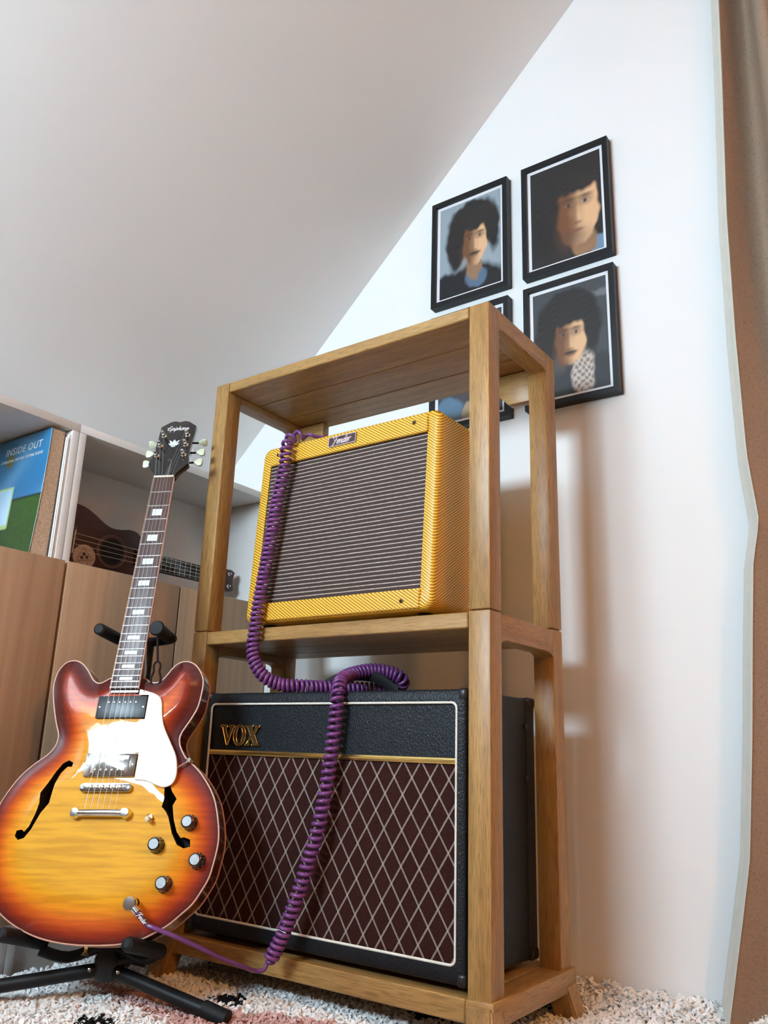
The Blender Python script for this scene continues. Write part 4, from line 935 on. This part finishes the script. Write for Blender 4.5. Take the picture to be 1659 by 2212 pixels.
# ------------------------------------------------------------------ shag rug
RX0, RX1, RY0, RY1 = -.885, .75, -.70, .412
rug = thing('shag_rug', 'white shaggy rug with pink and black patches under the rack', 'rug', loc=((RX0+RX1)/2, (RY0+RY1)/2, -.02))
obj('rug_backing', box(RX0, RX1, RY0, RY1, -.0195, -.005), 'white_paper', rug)
sp = .0056; gx, gy = np.meshgrid(np.arange(RX0, RX1, sp), np.arange(RY0, RY1, sp)); P = np.stack([gx.ravel(), gy.ravel()], 1)
P = P+rng.uniform(-.5, .5, P.shape)*sp; keep = (P[:, 0] > RX0+.004) & (P[:, 0] < RX1-.004) & (P[:, 1] > RY0+.004) & (P[:, 1] < RY1-.003); P = P[keep]; nT = len(P)
def inside(P, poly):
    c = np.zeros(len(P), bool); m = len(poly)
    for i in range(m):
        (x1, y1), (x2, y2) = poly[i], poly[(i+1) % m]
        c ^= ((y1 > P[:, 1]) != (y2 > P[:, 1])) & (P[:, 0] < (x2-x1)*(P[:, 1]-y1)/(y2-y1+1e-12)+x1)
    return c
Pj = P+.006*rng.standard_normal(P.shape)*.5
colr = np.tile(np.array([.93, .91, .89]), (nT, 1))*(.88+.15*rng.random((nT, 1)))
pink = inside(Pj, [(-.80, -.13), (-.66, -.113), (-.588, -.105), (-.431, -.072), (-.271, -.012), (-.1, .02), (.05, -.05), (.1, -.25), (-.20, -.30), (-.378, -.209), (-.474, -.185), (-.553, -.169), (-.678, -.15)])
pink |= inside(Pj, [(-.9, .15), (-.72, .12), (-.6, .3), (-.75, .45), (-.9, .4)]) | inside(Pj, [(.3, -.1), (.55, -.05), (.6, .15), (.45, .25), (.3, .1)])
colr[pink] = np.array([.60, .37, .34])*(.85+.3*rng.random((pink.sum(), 1)))
for cx, cy, rx, ry in ((-.482, -.040, .030, .022), (-.545, -.258, .028, .024), (-.18, .115, .035, .022), (-.06, .31, .035, .025), (.2, .2, .04, .03), (-.8, .0, .03, .03), (.35, -.35, .04, .03)):
    m2 = ((Pj[:, 0]-cx)/rx)**2+((Pj[:, 1]-cy)/ry)**2 < 1; colr[m2] = np.array([.010, .010, .011])
hgt = rng.uniform(.012, .019, nT); lean = rng.normal(0, .0045, (nT, 2)); lean2 = lean*1.6+rng.normal(0, .004, (nT, 2)); a0 = rng.uniform(0, 6.28, nT)
VV = np.zeros((nT, 10, 3)); z0 = -.0055+.030*np.clip((P[:, 1]-.31)/.10, 0, 1)**1.6
for k in range(3):
    an_ = a0+2.094*k; cs = np.stack([np.cos(an_), np.sin(an_)], 1)
    VV[:, k, :2] = P+.0026*cs; VV[:, k, 2] = z0
    VV[:, 3+k, :2] = P+lean*.6+.0042*cs; VV[:, 3+k, 2] = z0+hgt*.55
    VV[:, 6+k, :2] = P+lean2*.9+.0036*cs; VV[:, 6+k, 2] = z0+hgt*.90
VV[:, 9, :2] = P+lean2; VV[:, 9, 2] = z0+hgt
VV[:, :, 0] = np.clip(VV[:, :, 0], RX0, RX1); VV[:, :, 1] = np.clip(VV[:, :, 1], RY0, YB-.002)
fq = np.array([(k+r*3, (k+1) % 3+r*3, (k+1) % 3+3+r*3, k+3+r*3) for r in (0, 1) for k in range(3)]); ft = np.array([(6+k, 6+(k+1) % 3, 9) for k in range(3)])
base_ = np.arange(nT)[:, None, None]*10
quads = (fq[None]+base_).reshape(-1, 4); tris = (ft[None]+base_).reshape(-1, 3)
me = bpy.data.meshes.new('pile'); me.vertices.add(nT*10); me.vertices.foreach_set('co', VV.ravel())
nl = quads.size+tris.size; me.loops.add(nl); me.loops.foreach_set('vertex_index', np.r_[quads.ravel(), tris.ravel()].astype(np.int32))
npoly = len(quads)+len(tris); me.polygons.add(npoly)
ls_ = np.r_[np.arange(len(quads))*4, quads.size+np.arange(len(tris))*3].astype(np.int32); me.polygons.foreach_set('loop_start', ls_)
me.update(calc_edges=True); me.validate()
at = me.attributes.new('tint', 'FLOAT_COLOR', 'POINT'); q = np.ones((nT, 10, 4), np.float32); q[:, :, :3] = colr[:, None, :]; at.data.foreach_set('color', q.ravel())
po = obj('pile', me, 'pile', rug, smooth=60); po['kind'] = 'stuff'

# ------------------------------------------------------------------ warm pendant lamp in the middle of the room
lx, ly, lz = LAMP_POS
lt = thing('pendant_lamp', 'small pendant lamp with warm fabric shade hanging from the ceiling', 'lamp', loc=(lx, ly, ZT))
obj('cord', tube([(lx, ly, ZT), (lx, ly, lz+.12)], .004, 8), 'white_lam', lt)
obj('ceiling_rose', lathe([(0, ZT-.03), (.05, ZT-.03), (.055, ZT), (0, ZT)], 20, Matrix.Translation((lx, ly, 0))), 'white_lam', lt)
bm = BM(); ra = [[bm.verts.new((lx+r_*math.cos(t), ly+r_*math.sin(t), z)) for t in np.linspace(0, 2*math.pi, 32, endpoint=False)] for r_, z in ((.17, lz-.10), (.11, lz+.12))]
for k in range(32): bm.faces.new((ra[0][k], ra[0][(k+1) % 32], ra[1][(k+1) % 32], ra[1][k]))
m_, nt, b = nodes('warm_lamp_shade'); b.inputs['Base Color'].default_value = (.85, .68, .45, 1); b.inputs['Roughness'].default_value = .9; b.inputs['Transmission Weight'].default_value = 0
tr = N(nt, 'ShaderNodeBsdfTranslucent'); tr.inputs[0].default_value = (.9, .7, .45, 1); mx = N(nt, 'ShaderNodeMixShader'); mx.inputs[0].default_value = .6
nt.links.new(b.outputs[0], mx.inputs[1]); nt.links.new(tr.outputs[0], mx.inputs[2]); nt.links.new(mx.outputs[0], nt.nodes['Material Output'].inputs[0]); MAT['shade'] = m_
sh = obj('lamp_shade', bm, 'shade', lt)
ll = bpy.data.lights.new('bulb_light', 'POINT'); ll.energy = LAMP_W; ll.color = LAMP_COL; ll.shadow_soft_size = .05
llo = bpy.data.objects.new('bulb_light', ll); COL.objects.link(llo); llo.location = (lx, ly, lz-.02)
